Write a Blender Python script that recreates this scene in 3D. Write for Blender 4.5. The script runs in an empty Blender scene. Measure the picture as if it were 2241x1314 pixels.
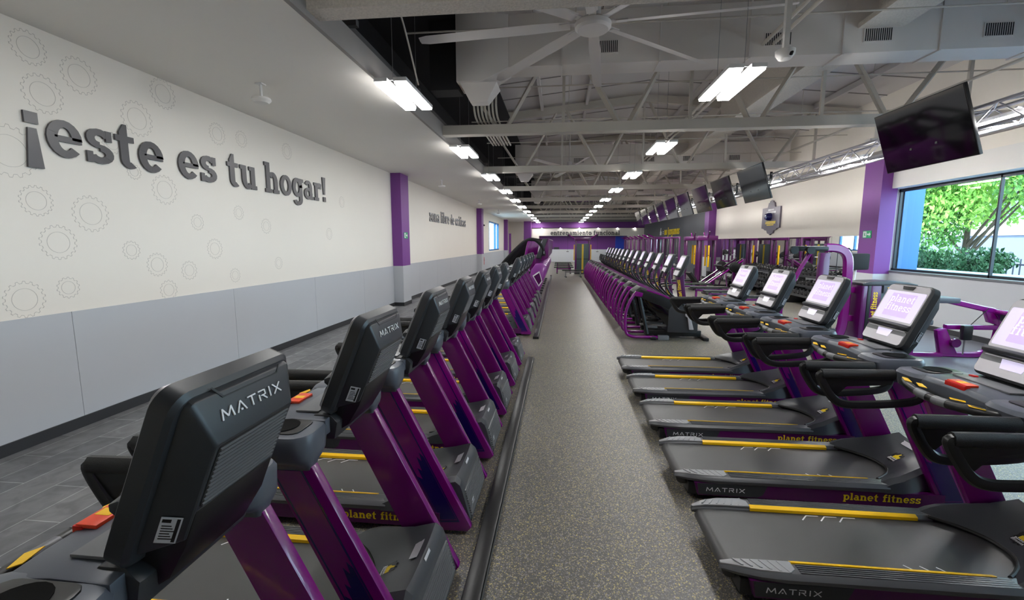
import bpy, bmesh, math, random
from mathutils import Vector, Matrix, Euler
R = math.radians
PI = math.pi
random.seed(7)
S = bpy.context.scene
C = S.collection

# ------------------------------------------------------------------ camera, sky, exposure
cam_data = bpy.data.cameras.new('camera')
cam_data.sensor_width = 36.0
cam_data.lens = 978.0 / 2241.0 * 36.0
cam_data.clip_end = 300
cam_data.clip_start = 0.02
camera = bpy.data.objects.new('camera', cam_data)
C.objects.link(camera)
camera.location = (0, 0, 2.1)
camera.rotation_euler = (PI / 2 - 0.1283, 0, 0.1047)
S.camera = camera

world = bpy.data.worlds.new('sky')
S.world = world
world.use_nodes = True
wn = world.node_tree.nodes
wn['Background'].inputs['Color'].default_value = (0.62, 0.83, 1.0, 1)
wn['Background'].inputs['Strength'].default_value = 3.6
sun_data = bpy.data.lights.new('sun', 'SUN')
sun_data.energy = 4.5
sun_data.angle = 0.02
sun_data.color = (1.0, 0.95, 0.85)
sun = bpy.data.objects.new('sun', sun_data)
C.objects.link(sun)
sun.rotation_euler = Vector((0.55, 0.25, -0.80)).to_track_quat('-Z', 'Y').to_euler()      # high sun from behind the building, on the trees outside

S.view_settings.view_transform = 'Standard'
S.view_settings.look = 'None'
S.view_settings.gamma = 1.0
S.view_settings.use_curve_mapping = False
S.view_settings.exposure = 1.25
LAMP = 20.0          # emission of the ceiling light diffusers
RIGLAMP = 95.0
cy = S.cycles
cy.max_bounces = 7
cy.diffuse_bounces = 4
cy.glossy_bounces = 4
cy.transparent_max_bounces = 12
cy.caustics_reflective = False
cy.caustics_refractive = False
cy.sample_clamp_indirect = 6.0
try:
    cy.use_denoising = True
    cy.denoiser = 'OPENIMAGEDENOISE'
except Exception:
    pass

# ------------------------------------------------------------------ materials
def srgb(r, g, b):
    f = lambda c: (c / 255) / 12.92 if c / 255 <= 0.04045 else ((c / 255 + 0.055) / 1.055) ** 2.4
    return (f(r), f(g), f(b), 1)

MATS = {}
def mat(name, col, rough=0.5, metal=0.0, spec=0.5, coat=0.0, noise=0.0, nscale=8.0, bump=0.0, bscale=60.0, emit=0.0):
    m = bpy.data.materials.new(name)
    m.use_nodes = True
    nt = m.node_tree
    p = nt.nodes['Principled BSDF']
    p.inputs['Base Color'].default_value = col
    p.inputs['Roughness'].default_value = rough
    p.inputs['Metallic'].default_value = metal
    p.inputs['Specular IOR Level'].default_value = spec
    p.inputs['Coat Weight'].default_value = coat
    p.inputs['Coat Roughness'].default_value = 0.08
    if emit:
        p.inputs['Emission Color'].default_value = col
        p.inputs['Emission Strength'].default_value = emit
    tc = None
    if noise or bump:
        tc = nt.nodes.new('ShaderNodeTexCoord')
    if noise:
        n = nt.nodes.new('ShaderNodeTexNoise')
        n.inputs['Scale'].default_value = nscale
        n.inputs['Detail'].default_value = 4
        nt.links.new(tc.outputs['Object'], n.inputs['Vector'])
        mx = nt.nodes.new('ShaderNodeMix')
        mx.data_type = 'RGBA'
        a = tuple(c * (1 - noise) for c in col[:3]) + (1,)
        b = tuple(min(1, c * (1 + noise)) for c in col[:3]) + (1,)
        mx.inputs[6].default_value = a
        mx.inputs[7].default_value = b
        nt.links.new(n.outputs['Fac'], mx.inputs[0])
        nt.links.new(mx.outputs[2], p.inputs['Base Color'])
    if bump:
        n2 = nt.nodes.new('ShaderNodeTexNoise')
        n2.inputs['Scale'].default_value = bscale
        n2.inputs['Detail'].default_value = 3
        nt.links.new(tc.outputs['Object'], n2.inputs['Vector'])
        bp = nt.nodes.new('ShaderNodeBump')
        bp.inputs['Strength'].default_value = bump
        bp.inputs['Distance'].default_value = 0.01
        nt.links.new(n2.outputs['Fac'], bp.inputs['Height'])
        nt.links.new(bp.outputs['Normal'], p.inputs['Normal'])
    MATS[name] = m
    return m

mat('cream_paint', srgb(240, 234, 224), 0.7, noise=0.015, nscale=1.5)
mat('grey_panel', srgb(192, 195, 200), 0.45, noise=0.02, nscale=1.2)
mat('white_soffit', srgb(238, 235, 229), 0.75, noise=0.02, nscale=0.8)
mat('white_paint', srgb(232, 230, 226), 0.6)
mat('grey_paint', srgb(150, 146, 143), 0.7, noise=0.04, nscale=2)
mat('beam_paint', srgb(200, 194, 184), 0.8, noise=0.05, nscale=3)
mat('rough_coat', srgb(218, 210, 200), 0.9, noise=0.25, nscale=40, bump=0.9, bscale=45)
mat('roof_deck', srgb(214, 210, 208), 0.7, noise=0.05, nscale=0.6)
mat('duct_paint', srgb(222, 216, 211), 0.6, noise=0.03, nscale=1.5)
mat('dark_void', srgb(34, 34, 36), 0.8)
mat('dark_joist', srgb(96, 94, 94), 0.7)
mat('baseboard', srgb(46, 47, 50), 0.5)
mat('purple_wall', srgb(118, 58, 138), 0.55, noise=0.03, nscale=1.0)
mat('charcoal_wall', srgb(74, 76, 80), 0.6, noise=0.05, nscale=1.2)
mat('purple', srgb(122, 5, 118), 0.22, coat=0.6)
mat('purple_deep', srgb(84, 8, 84), 0.3, coat=0.4)
mat('purple_shell', srgb(140, 62, 148), 0.3, coat=0.4)
mat('blue_decal', srgb(26, 8, 92), 0.25, coat=0.5)
mat('black', srgb(22, 22, 24), 0.38, noise=0.1, nscale=20)
mat('black_gloss', srgb(10, 10, 12), 0.08, spec=0.6)
mat('rubber', srgb(26, 26, 27), 0.55)
mat('grip', srgb(30, 30, 31), 0.42, bump=0.35, bscale=420)
mat('plastic_dark', srgb(52, 54, 58), 0.38, noise=0.06, nscale=12)
mat('plastic_grey', srgb(88, 93, 103), 0.35, noise=0.05, nscale=6)
mat('plastic_mid', srgb(112, 114, 118), 0.4)
mat('rail_grey', srgb(86, 87, 91), 0.36, noise=0.06, nscale=10)
mat('rail_tip', srgb(150, 151, 154), 0.4)
mat('belt', srgb(74, 74, 74), 0.42, noise=0.1, nscale=3, bump=0.08, bscale=260)
mat('hood', srgb(66, 69, 74), 0.34, noise=0.05, nscale=5)
mat('silver', srgb(196, 194, 200), 0.35, metal=0.3)
mat('chrome', srgb(220, 220, 222), 0.12, metal=1.0)
mat('steel', srgb(170, 170, 172), 0.3, metal=0.9)
mat('yellow', srgb(254, 200, 8), 0.4)
mat('yellow_text', srgb(252, 218, 28), 0.45)
mat('yellow_label', srgb(250, 200, 20), 0.4)
mat('orange_red', srgb(235, 72, 34), 0.4)
mat('red', srgb(205, 24, 20), 0.35)
mat('white_mark', srgb(235, 235, 238), 0.5)
mat('paper', srgb(205, 206, 212), 0.6, noise=0.1, nscale=120)
mat('letter_grey', srgb(74, 73, 77), 0.35, noise=0.05, nscale=3)
mat('letter_edge', srgb(40, 40, 42), 0.5)
mat('gear_line', srgb(204, 198, 190), 0.7)
mat('lamp_body', srgb(225, 225, 225), 0.5)
mat('fan_white', srgb(214, 210, 208), 0.4)
mat('bezel_screen', srgb(214, 206, 238), 0.2, emit=0.25)
mat('screen_lilac', srgb(196, 176, 236), 0.2, emit=0.3)
mat('screen_white', srgb(226, 218, 246), 0.25, emit=0.25)
mat('tv_glass', srgb(9, 9, 11), 0.06, spec=0.8, coat=0.5)
mat('sign_green', srgb(20, 140, 90), 0.5, emit=0.1)
mat('stack_grey', srgb(66, 82, 86), 0.35, noise=0.05)
mat('cup_hole_shade', srgb(9, 9, 10), 0.8, spec=0.1)
mat('pad_black', srgb(24, 25, 27), 0.7, bump=0.1, bscale=150)
mat('pad_grey', srgb(80, 84, 92), 0.5, bump=0.1, bscale=150)
mat('floor_dark_reflection', srgb(92, 94, 102), 0.35, noise=0.12, nscale=2)
mat('pad_teal', srgb(44, 58, 60), 0.5)
mat('plaque', srgb(98, 90, 104), 0.4)
mat('siren_blue', srgb(14, 16, 84), 0.15)
mat('window_frame', srgb(24, 32, 40), 0.4)
mat('blue_reveal', srgb(58, 112, 168), 0.5)
mat('ledge_pale', srgb(170, 196, 222), 0.6)
mat('asphalt', srgb(150, 150, 152), 0.9)
mat('leaf_dark', srgb(52, 92, 52), 0.6, noise=0.3, nscale=2)
mat('leaf_mid', srgb(92, 146, 66), 0.6, noise=0.3, nscale=2)
mat('leaf_light', srgb(150, 196, 88), 0.6, noise=0.3, nscale=2)
mat('bark', srgb(92, 80, 68), 0.9, noise=0.2)
mat('building_blue', srgb(122, 128, 150), 0.8)
mat('building_white', srgb(222, 222, 224), 0.8)
mat('teal_sheet', srgb(60, 170, 160), 0.6)
mat('fence_dark', srgb(40, 44, 60), 0.6)
mat('blue_panel', srgb(50, 90, 200), 0.5)
mat('mirror', (0.86, 0.87, 0.88, 1), 0.015, metal=1.0)
mat('counter_white', srgb(222, 224, 228), 0.45)
mat('blue_light', srgb(40, 70, 190), 0.3)

def lamp_mat(name, strength, col=(1.0, 0.985, 0.96, 1)):
    m = bpy.data.materials.new(name)
    m.use_nodes = True
    nt = m.node_tree
    nt.nodes.clear()
    e = nt.nodes.new('ShaderNodeEmission')
    e.inputs['Color'].default_value = col
    e.inputs['Strength'].default_value = strength
    o = nt.nodes.new('ShaderNodeOutputMaterial')
    nt.links.new(e.outputs[0], o.inputs[0])
    MATS[name] = m
lamp_mat('diffuser', LAMP)
lamp_mat('rig_diffuser', RIGLAMP)
lamp_mat('spot_face', 30.0)

def glass_mat():
    m = bpy.data.materials.new('window_glass')
    m.use_nodes = True
    nt = m.node_tree
    nt.nodes.clear()
    t = nt.nodes.new('ShaderNodeBsdfTransparent')
    t.inputs['Color'].default_value = (0.9, 0.97, 0.98, 1)
    g = nt.nodes.new('ShaderNodeBsdfGlossy')
    g.inputs['Roughness'].default_value = 0.01
    fr = nt.nodes.new('ShaderNodeFresnel')
    fr.inputs['IOR'].default_value = 1.45
    mx = nt.nodes.new('ShaderNodeMixShader')
    o = nt.nodes.new('ShaderNodeOutputMaterial')
    geo = nt.nodes.new('ShaderNodeNewGeometry')
    inv = nt.nodes.new('ShaderNodeMath')
    inv.operation = 'SUBTRACT'
    inv.inputs[0].default_value = 1.0
    mul = nt.nodes.new('ShaderNodeMath')
    mul.operation = 'MULTIPLY'
    nt.links.new(geo.outputs['Backfacing'], inv.inputs[1])
    nt.links.new(inv.outputs[0], mul.inputs[0])
    nt.links.new(fr.outputs[0], mul.inputs[1])
    nt.links.new(mul.outputs[0], mx.inputs[0])
    nt.links.new(t.outputs[0], mx.inputs[1])
    nt.links.new(g.outputs[0], mx.inputs[2])
    nt.links.new(mx.outputs[0], o.inputs[0])
    MATS['window_glass'] = m
glass_mat()

def rubber_floor_mat():
    m = bpy.data.materials.new('speckled_rubber')
    m.use_nodes = True
    nt = m.node_tree
    p = nt.nodes['Principled BSDF']
    p.inputs['Roughness'].default_value = 0.4
    p.inputs['Specular IOR Level'].default_value = 0.6
    tc = nt.nodes.new('ShaderNodeTexCoord')
    v = nt.nodes.new('ShaderNodeTexVoronoi')
    v.inputs['Scale'].default_value = 150.0
    v.inputs['Randomness'].default_value = 1.0
    nt.links.new(tc.outputs['Object'], v.inputs['Vector'])
    sep = nt.nodes.new('ShaderNodeSeparateColor')
    nt.links.new(v.outputs['Color'], sep.inputs[0])
    rp = nt.nodes.new('ShaderNodeValToRGB')
    cr = rp.color_ramp
    cr.interpolation = 'CONSTANT'
    cr.elements[0].position = 0.0
    cr.elements[0].color = srgb(86, 84, 82)
    cr.elements[1].position = 0.60
    cr.elements[1].color = srgb(112, 108, 104)
    for pos, col in ((0.80, srgb(160, 150, 118)), (0.88, srgb(140, 138, 142)), (0.955, srgb(196, 180, 112))):
        e = cr.elements.new(pos)
        e.color = col
    nt.links.new(sep.outputs[0], rp.inputs[0])
    n = nt.nodes.new('ShaderNodeTexNoise')
    n.inputs['Scale'].default_value = 0.7
    nt.links.new(tc.outputs['Object'], n.inputs['Vector'])
    hs = nt.nodes.new('ShaderNodeHueSaturation')
    mr = nt.nodes.new('ShaderNodeMapRange')
    mr.inputs['To Min'].default_value = 0.85
    mr.inputs['To Max'].default_value = 1.12
    nt.links.new(n.outputs['Fac'], mr.inputs['Value'])
    nt.links.new(mr.outputs[0], hs.inputs['Value'])
    nt.links.new(rp.outputs[0], hs.inputs['Color'])
    nt.links.new(hs.outputs[0], p.inputs['Base Color'])
    MATS['speckled_rubber'] = m
rubber_floor_mat()

def plank_mat():
    m = bpy.data.materials.new('slate_planks')
    m.use_nodes = True
    nt = m.node_tree
    p = nt.nodes['Principled BSDF']
    p.inputs['Roughness'].default_value = 0.42
    tc = nt.nodes.new('ShaderNodeTexCoord')
    mp = nt.nodes.new('ShaderNodeMapping')
    mp.inputs['Rotation'].default_value = (0, 0, R(90))
    nt.links.new(tc.outputs['Object'], mp.inputs['Vector'])
    b = nt.nodes.new('ShaderNodeTexBrick')
    b.offset = 0.5
    b.inputs['Scale'].default_value = 1.0
    b.inputs['Brick Width'].default_value = 0.92
    b.inputs['Row Height'].default_value = 0.31
    b.inputs['Mortar Size'].default_value = 0.004
    b.inputs['Color1'].default_value = srgb(96, 97, 100)
    b.inputs['Color2'].default_value = srgb(118, 118, 120)
    b.inputs['Mortar'].default_value = srgb(170, 170, 172)
    nt.links.new(mp.outputs[0], b.inputs['Vector'])
    n = nt.nodes.new('ShaderNodeTexNoise')
    n.inputs['Scale'].default_value = 5.0
    n.inputs['Detail'].default_value = 8
    n.inputs['Distortion'].default_value = 1.2
    nt.links.new(tc.outputs['Object'], n.inputs['Vector'])
    mx = nt.nodes.new('ShaderNodeMix')
    mx.data_type = 'RGBA'
    mx.blend_type = 'OVERLAY'
    mx.inputs[0].default_value = 0.75
    nt.links.new(b.outputs['Color'], mx.inputs[6])
    nt.links.new(n.outputs['Fac'], mx.inputs[7])
    nt.links.new(mx.outputs[2], p.inputs['Base Color'])
    MATS['slate_planks'] = m
plank_mat()

# ------------------------------------------------------------------ mesh helpers
class B:
    """Collects shapes into one bmesh; obj() links them as ONE mesh object."""
    def __init__(s):
        s.bm = bmesh.new()
    def _mark(s):
        return len(s.bm.verts)
    def _xf(s, n0, M):
        s.bm.verts.ensure_lookup_table()
        for v in s.bm.verts[n0:]:
            v.co = M @ v.co
    def face(s, vs):
        try:
            return s.bm.faces.new(vs)
        except ValueError:
            return None
    def box(s, x0, x1, y0, y1, z0, z1, M=None, bev=0.0):
        n0 = s._mark()
        V = [s.bm.verts.new((x, y, z)) for x in (x0, x1) for y in (y0, y1) for z in (z0, z1)]
        fs = [s.face([V[i] for i in q]) for q in ((0, 1, 3, 2), (4, 6, 7, 5), (0, 4, 5, 1), (2, 3, 7, 6), (0, 2, 6, 4), (1, 5, 7, 3))]
        if bev:
            es = list({e for f in fs for e in f.edges})
            bmesh.ops.bevel(s.bm, geom=es, offset=bev, segments=2, affect='EDGES', profile=0.6)
        if M is not None:
            s._xf(n0, M) if not bev else s._xf_new(n0, M)
        return s
    def _xf_new(s, n0, M):
        s.bm.verts.index_update()
        s.bm.verts.ensure_lookup_table()
        for v in s.bm.verts[n0:]:
            v.co = M @ v.co
    def prism(s, pts, axis, a, b, M=None):
        """polygon in the plane perpendicular to axis ('x': (y,z), 'y': (x,z), 'z': (x,y)), from a to b"""
        n0 = s._mark()
        def mk(p, t):
            return {'x': (t, p[0], p[1]), 'y': (p[0], t, p[1]), 'z': (p[0], p[1], t)}[axis]
        A = [s.bm.verts.new(mk(p, a)) for p in pts]
        D = [s.bm.verts.new(mk(p, b)) for p in pts]
        s.face(A)
        s.face(list(reversed(D)))
        n = len(pts)
        for i in range(n):
            s.face((A[i], D[i], D[(i + 1) % n], A[(i + 1) % n]))
        if M is not None:
            s._xf(n0, M)
        return s
    def loft(s, rings, cap=True, closed=True):
        Rv = [[s.bm.verts.new(p) for p in r] for r in rings]
        n = len(Rv[0])
        for a, b in zip(Rv[:-1], Rv[1:]):
            for i in range(n if closed else n - 1):
                s.face((a[i], a[(i + 1) % n], b[(i + 1) % n], b[i]))
        if cap and closed:
            s.face(list(reversed(Rv[0])))
            s.face(Rv[-1])
        return s
    def tube(s, pts, r, n=8, sx=1.0, sz=1.0, cap=True):
        """swept tube; r a number or one per point; sx, sz squash the section (sideways, up)"""
        pts = [Vector(p) for p in pts]
        rs = r if isinstance(r, (list, tuple)) else [r] * len(pts)
        rings = []
        up = Vector((0, 0, 1))
        t0 = (pts[1] - pts[0]).normalized()
        if abs(t0.z) > 0.9:
            up = Vector((1, 0, 0))
        side = None
        for i, p in enumerate(pts):
            t = (pts[min(i + 1, len(pts) - 1)] - pts[max(i - 1, 0)])
            if t.length < 1e-9:
                t = t0
            t = t.normalized()
            if side is None:
                side = t.cross(up).normalized()
            else:
                side = (side - t * side.dot(t)).normalized()
            u = side.cross(t).normalized()
            rings.append([p + side * (math.cos(2 * PI * k / n) * rs[i] * sx) + u * (math.sin(2 * PI * k / n) * rs[i] * sz) for k in range(n)])
        return s.loft(rings, cap)
    def cyl(s, p0, p1, r, n=14, r2=None):
        return s.tube([p0, p1], [r, r if r2 is None else r2], n)
    def lathe(s, prof, n=20, M=None):
        """profile of (r, z) around z; r = 0 closes"""
        n0 = s._mark()
        rows = []
        for r, z in prof:
            if r < 1e-6:
                rows.append([s.bm.verts.new((0, 0, z))])
            else:
                rows.append([s.bm.verts.new((r * math.cos(2 * PI * k / n), r * math.sin(2 * PI * k / n), z)) for k in range(n)])
        for a, b in zip(rows[:-1], rows[1:]):
            for k in range(n):
                k2 = (k + 1) % n
                if len(a) == 1 and len(b) == 1:
                    continue
                if len(a) == 1:
                    s.face((a[0], b[k2], b[k]))
                elif len(b) == 1:
                    s.face((a[k], a[k2], b[0]))
                else:
                    s.face((a[k], a[k2], b[k2], b[k]))
        if M is not None:
            s._xf(n0, M)
        return s
    def grid(s, rows):
        V = [[s.bm.verts.new(p) for p in r] for r in rows]
        for a, b in zip(V[:-1], V[1:]):
            for i in range(len(a) - 1):
                s.face((a[i], a[i + 1], b[i + 1], b[i]))
        return s
    def polys(s, polys, depth, M):
        """flat 2D polygons extruded 0..depth along z, then moved by M"""
        for i, p in enumerate(polys):
            s.prism(p, 'z', 0, depth * (1 + 0.012 * (i % 9)), M)
        return s
    def obj(s, name, m, parent=None, bevel=0.0, ang=38, smooth=True):
        bmesh.ops.recalc_face_normals(s.bm, faces=s.bm.faces[:])
        if bevel:
            es = [e for e in s.bm.edges if len(e.link_faces) == 2 and e.calc_face_angle(0) > R(32)]
            bmesh.ops.bevel(s.bm, geom=es, offset=bevel, segments=2, affect='EDGES', profile=0.6, clamp_overlap=True)
        me = bpy.data.meshes.new(name)
        s.bm.to_mesh(me)
        s.bm.free()
        me.materials.append(MATS[m] if isinstance(m, str) else m)
        if smooth:
            me.polygons.foreach_set('use_smooth', [True] * len(me.polygons))
            me.set_sharp_from_angle(angle=R(ang))
        o = bpy.data.objects.new(name, me)
        C.objects.link(o)
        if parent is not None:
            o.parent = parent
        return o

def tag(o, label, cat, group=None, kind=None):
    o['label'] = label
    o['category'] = cat
    if group:
        o['group'] = group
    if kind:
        o['kind'] = kind
    return o

def thing(name, label, cat, loc=(0, 0, 0), rz=0.0, group=None):
    o = bpy.data.objects.new(name, None)
    o.empty_display_size = 0.2
    C.objects.link(o)
    o.location = loc
    o.rotation_euler = (0, 0, rz)
    return tag(o, label, cat, group)

def struct(o):
    o['kind'] = 'structure'
    return o

def kids(o):
    return [c for c in bpy.data.objects if c.parent == o]

def dup(root, loc=None, rz=None, label=None, tree=None):
    tree = tree or get_tree(root)
    r = root.copy()
    C.objects.link(r)
    if loc is not None:
        r.location = loc
    if rz is not None:
        r.rotation_euler = (0, 0, rz)
    if label:
        r['label'] = label
    for ch, subs in tree:
        c = ch.copy()
        C.objects.link(c)
        c.parent = r
        for g in subs:
            d = g.copy()
            C.objects.link(d)
            d.parent = c
    return r

def get_tree(root):
    return [(c, list(c.children)) for c in root.children]

ORD = ['first', 'second', 'third', 'fourth', 'fifth', 'sixth', 'seventh', 'eighth', 'ninth', 'tenth', 'eleventh', 'twelfth', 'thirteenth', 'fourteenth', 'fifteenth', 'sixteenth']

def rrect(x0, x1, y0, y1, r, n=4):
    pts = []
    for cx, cy_, a0 in ((x1 - r, y1 - r, 0), (x0 + r, y1 - r, 90), (x0 + r, y0 + r, 180), (x1 - r, y0 + r, 270)):
        for k in range(n + 1):
            a = R(a0 + 90 * k / n)
            pts.append((cx + r * math.cos(a), cy_ + r * math.sin(a)))
    return pts

def bez(pts, n=8):
    """smooth Catmull-Rom polyline through pts"""
    P = [Vector(p) for p in pts]
    out = []
    for i in range(len(P) - 1):
        p0, p1, p2, p3 = P[max(i - 1, 0)], P[i], P[i + 1], P[min(i + 2, len(P) - 1)]
        for k in range(n):
            t = k / n
            out.append(0.5 * ((2 * p1) + (p2 - p0) * t + (2 * p0 - 5 * p1 + 4 * p2 - p3) * t * t + (3 * p1 - p0 - 3 * p2 + p3) * t ** 3))
    out.append(P[-1])
    return out

# ------------------------------------------------------------------ lettering: bold slab glyphs and thin wide caps
def _r(x0, y0, x1, y1):
    return [(x0, y0), (x1, y0), (x1, y1), (x0, y1)]

def _arc(cx, cy_, rx, ry, a0, a1, tx, ty=None, n=10):
    ty = tx * 0.82 if ty is None else ty
    out = []
    for k in range(n):
        a, b = R(a0 + (a1 - a0) * k / n), R(a0 + (a1 - a0) * (k + 1) / n)
        q = [(cx + rx * math.cos(a), cy_ + ry * math.sin(a)), (cx + rx * math.cos(b), cy_ + ry * math.sin(b)),
             (cx + (rx - tx) * math.cos(b), cy_ + (ry - ty) * math.sin(b)), (cx + (rx - tx) * math.cos(a), cy_ + (ry - ty) * math.sin(a))]
        if a1 < a0:
            q.reverse()
        out.append(q)
    return out

T = 0.27          # stem
SF = 0.17         # serif thickness
def _stem(x, y0, y1, foot=True, head=True, ext=0.1):
    o = [_r(x, y0, x + T, y1)]
    if foot:
        o.append(_r(x - ext, y0, x + T + ext, y0 + SF))
    if head:
        o.append(_r(x - ext, y1 - SF, x + T, y1))
    return o

def _arch(x, w):
    """shoulder from a stem at x to the next stem at x + w - T"""
    return _arc(x + w / 2 + 0.05, 0.55, w / 2 - 0.05, 0.45, 0, 140, T, 0.22) + [_r(x + w - T, 0, x + w, 0.56), _r(x + w - T - 0.08, 0, x + w + 0.1, SF)]

def glyph(ch):
    if ch == 'e':
        return _arc(0.46, 0.5, 0.46, 0.52, 0, 318, T, 0.2, 18) + [_r(0.2, 0.42, 0.9, 0.58)], 0.92
    if ch == 'o':
        return _arc(0.47, 0.5, 0.47, 0.52, 0, 360, T, 0.2, 20), 0.94
    if ch == 'c':
        return _arc(0.46, 0.5, 0.46, 0.52, 48, 318, T, 0.2, 16) + [_r(0.62, 0.66, 0.86, 0.92)], 0.86
    if ch == 's':
        return (_arc(0.4, 0.73, 0.38, 0.29, 15, 270, 0.24, 0.19, 12) + _arc(0.4, 0.27, 0.4, 0.29, 90, -165, 0.25, 0.2, 12)
                + [_r(0.6, 0.68, 0.78, 1.0), _r(0.0, 0.0, 0.17, 0.32)]), 0.8
    if ch == 't':
        return [[(0.14, 0.25), (0.14 + T, 0.25), (0.14 + T, 1.36), (0.3, 1.36), (0.14, 1.1)], _r(0, 0.82, 0.62, 1.0)] + _arc(0.44, 0.26, 0.3, 0.28, 180, 310, T, 0.19, 8), 0.66
    if ch == 'u':
        return _stem(0.1, 0.38, 1.0, False) + _arc(0.46, 0.4, 0.36, 0.42, 180, 320, T, 0.2, 8) + _stem(0.66, 0, 1.0, False) + [_r(0.66, 0, 1.03, SF)], 1.02
    if ch == 'n':
        return _stem(0.1, 0, 1.0) + _arch(0.1, 0.84), 1.05
    if ch == 'm':
        return _stem(0.1, 0, 1.0) + _arch(0.1, 0.78) + _arch(0.6, 0.78), 1.5
    if ch == 'h':
        return _stem(0.1, 0, 1.42) + _arch(0.1, 0.84), 1.05
    if ch == 'l':
        return _stem(0.1, 0, 1.42), 0.47
    if ch == 'i':
        return _stem(0.1, 0, 1.0) + [_r(0.08, 1.12, 0.38, 1.4)], 0.47
    if ch == 'í':
        return _stem(0.1, 0, 1.0) + [[(0.12, 1.1), (0.3, 1.1), (0.52, 1.42), (0.26, 1.42)]], 0.47
    if ch == 'j':
        return [_r(0.2, -0.15, 0.2 + T, 1.0), _r(0.08, 0.83, 0.3, 1.0), _r(0.18, 1.12, 0.48, 1.4)] + _arc(0.12, -0.15, 0.35, 0.27, 0, -120, T, 0.2, 8), 0.56
    if ch == 'r':
        return _stem(0.1, 0, 1.0) + _arc(0.56, 0.58, 0.36, 0.44, 60, 150, 0.26, 0.22, 6) + [_r(0.56, 0.7, 0.78, 0.98)], 0.8
    if ch == 'a':
        return (_arc(0.4, 0.3, 0.4, 0.32, 0, 360, 0.25, 0.17, 16) + [_r(0.5, 0, 0.5 + T, 0.68), _r(0.6, 0, 0.9, SF)]
                + _arc(0.41, 0.66, 0.36, 0.36, 0, 150, T, 0.19, 8)), 0.9
    if ch == 'd':
        return _arc(0.44, 0.5, 0.44, 0.52, 0, 360, T, 0.2, 18) + _stem(0.62, 0, 1.42, False) + [_r(0.62, 0, 1.0, SF)], 0.99
    if ch == 'b':
        return _stem(0.1, 0, 1.42, False) + _arc(0.56, 0.5, 0.44, 0.52, 0, 360, T, 0.2, 18), 1.0
    if ch == 'p':
        return _stem(0.1, -0.4, 1.0) + _arc(0.56, 0.5, 0.44, 0.52, 0, 360, T, 0.2, 18), 1.0
    if ch == 'g':
        return (_arc(0.43, 0.52, 0.43, 0.5, 0, 360, T, 0.2, 18) + [_r(0.59, -0.1, 0.59 + T, 1.0), _r(0.7, 0.83, 0.98, 1.0)]
                + _arc(0.45, -0.1, 0.41, 0.32, 0, -165, T, 0.19, 10)), 0.96
    if ch == 'z':
        return [_r(0, 0.8, 0.76, 1.0), _r(0, 0, 0.78, 0.2), [(0.02, 0.18), (0.3, 0.18), (0.74, 0.82), (0.44, 0.82)], _r(0, 0.62, 0.16, 1.0), _r(0.62, 0, 0.78, 0.36)], 0.8
    if ch == 'f':
        return [_r(0.12, 0, 0.12 + T, 1.1), _r(0, 0.82, 0.6, 1.0), _r(0, 0, 0.52, SF)] + _arc(0.46, 1.08, 0.34, 0.36, 50, 180, T, 0.2, 8), 0.64
    if ch == '!':
        return [[(0.1, 0.42), (0.28, 0.42), (0.36, 1.42), (0.02, 1.42)], _r(0.05, 0, 0.33, 0.27)], 0.4
    if ch == '¡':
        return [[(0.0, -0.42), (0.38, -0.42), (0.3, 0.62), (0.1, 0.62)], _r(0.04, 0.74, 0.36, 1.04)], 0.42
    if ch == '=':
        return [_r(0, 0.2, 0.5, 0.42), _r(0, 0.58, 0.5, 0.8)], 0.55
    return [], 0.42

def _ln(x0, y0, x1, y1, t=0.13):
    d = Vector((x1 - x0, y1 - y0)).normalized()
    n = Vector((-d.y, d.x)) * t / 2
    return [(x0 - n.x, y0 - n.y), (x1 - n.x, y1 - n.y), (x1 + n.x, y1 + n.y), (x0 + n.x, y0 + n.y)]

def cap_glyph(ch):
    if ch == 'M':
        return [_ln(0.06, 0, 0.2, 1), _ln(0.2, 0.95, 0.6, 0.2), _ln(0.6, 0.2, 1.0, 0.95), _ln(1.0, 1, 1.14, 0)], 1.2
    if ch == 'A':
        return [_ln(0.05, 0, 0.5, 1), _ln(0.5, 1, 0.95, 0), _r(0.4, 0.1, 0.6, 0.28)], 1.0
    if ch == 'T':
        return [_r(0, 0.87, 0.9, 1), _r(0.385, 0, 0.515, 1)], 0.9
    if ch == 'R':
        return [_r(0.05, 0, 0.18, 0.62), _r(0.05, 0.87, 0.75, 1), _r(0.3, 0.42, 0.75, 0.54), _r(0.72, 0.45, 0.85, 0.97), _ln(0.5, 0.45, 0.88, 0.0)], 0.95
    if ch == 'I':
        return [_r(0.1, 0, 0.23, 1)], 0.34
    if ch == 'X':
        return [_ln(0.04, 0, 0.9, 1), _ln(0.04, 1, 0.9, 0)], 0.94
    return [], 0.4

def text_polys(txt, height, gl=glyph, gap=0.12, width=None):
    """polygons of txt with x-height (cap height) = height, starting at x = 0; returned with its width"""
    x, out = 0.0, []
    for ch in txt:
        ps, w = gl(ch)
        out += [[(px + x, py) for px, py in p] for p in ps]
        x += w + gap
    x -= gap
    sx = height if width is None else width / x
    return [[(px * sx, py * height) for px, py in p] for p in out], x * sx
def frame(o, xd, yd):
    xd, yd = Vector(xd).normalized(), Vector(yd).normalized()
    zd = xd.cross(yd)
    M = Matrix((xd, yd, zd)).transposed().to_4x4()
    M.translation = Vector(o)
    return M

def put_text(name, txt, m, parent, o, xd, yd, height, depth=0.002, gl=glyph, width=None, center=False, gap=0.12):
    ps, w = text_polys(txt, height, gl, gap, width)
    if center:
        ps = [[(x - w / 2, y) for x, y in p] for p in ps]
    return B().polys(ps, depth, frame(o, xd, yd)).obj(name, m, parent, smooth=False)

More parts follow.
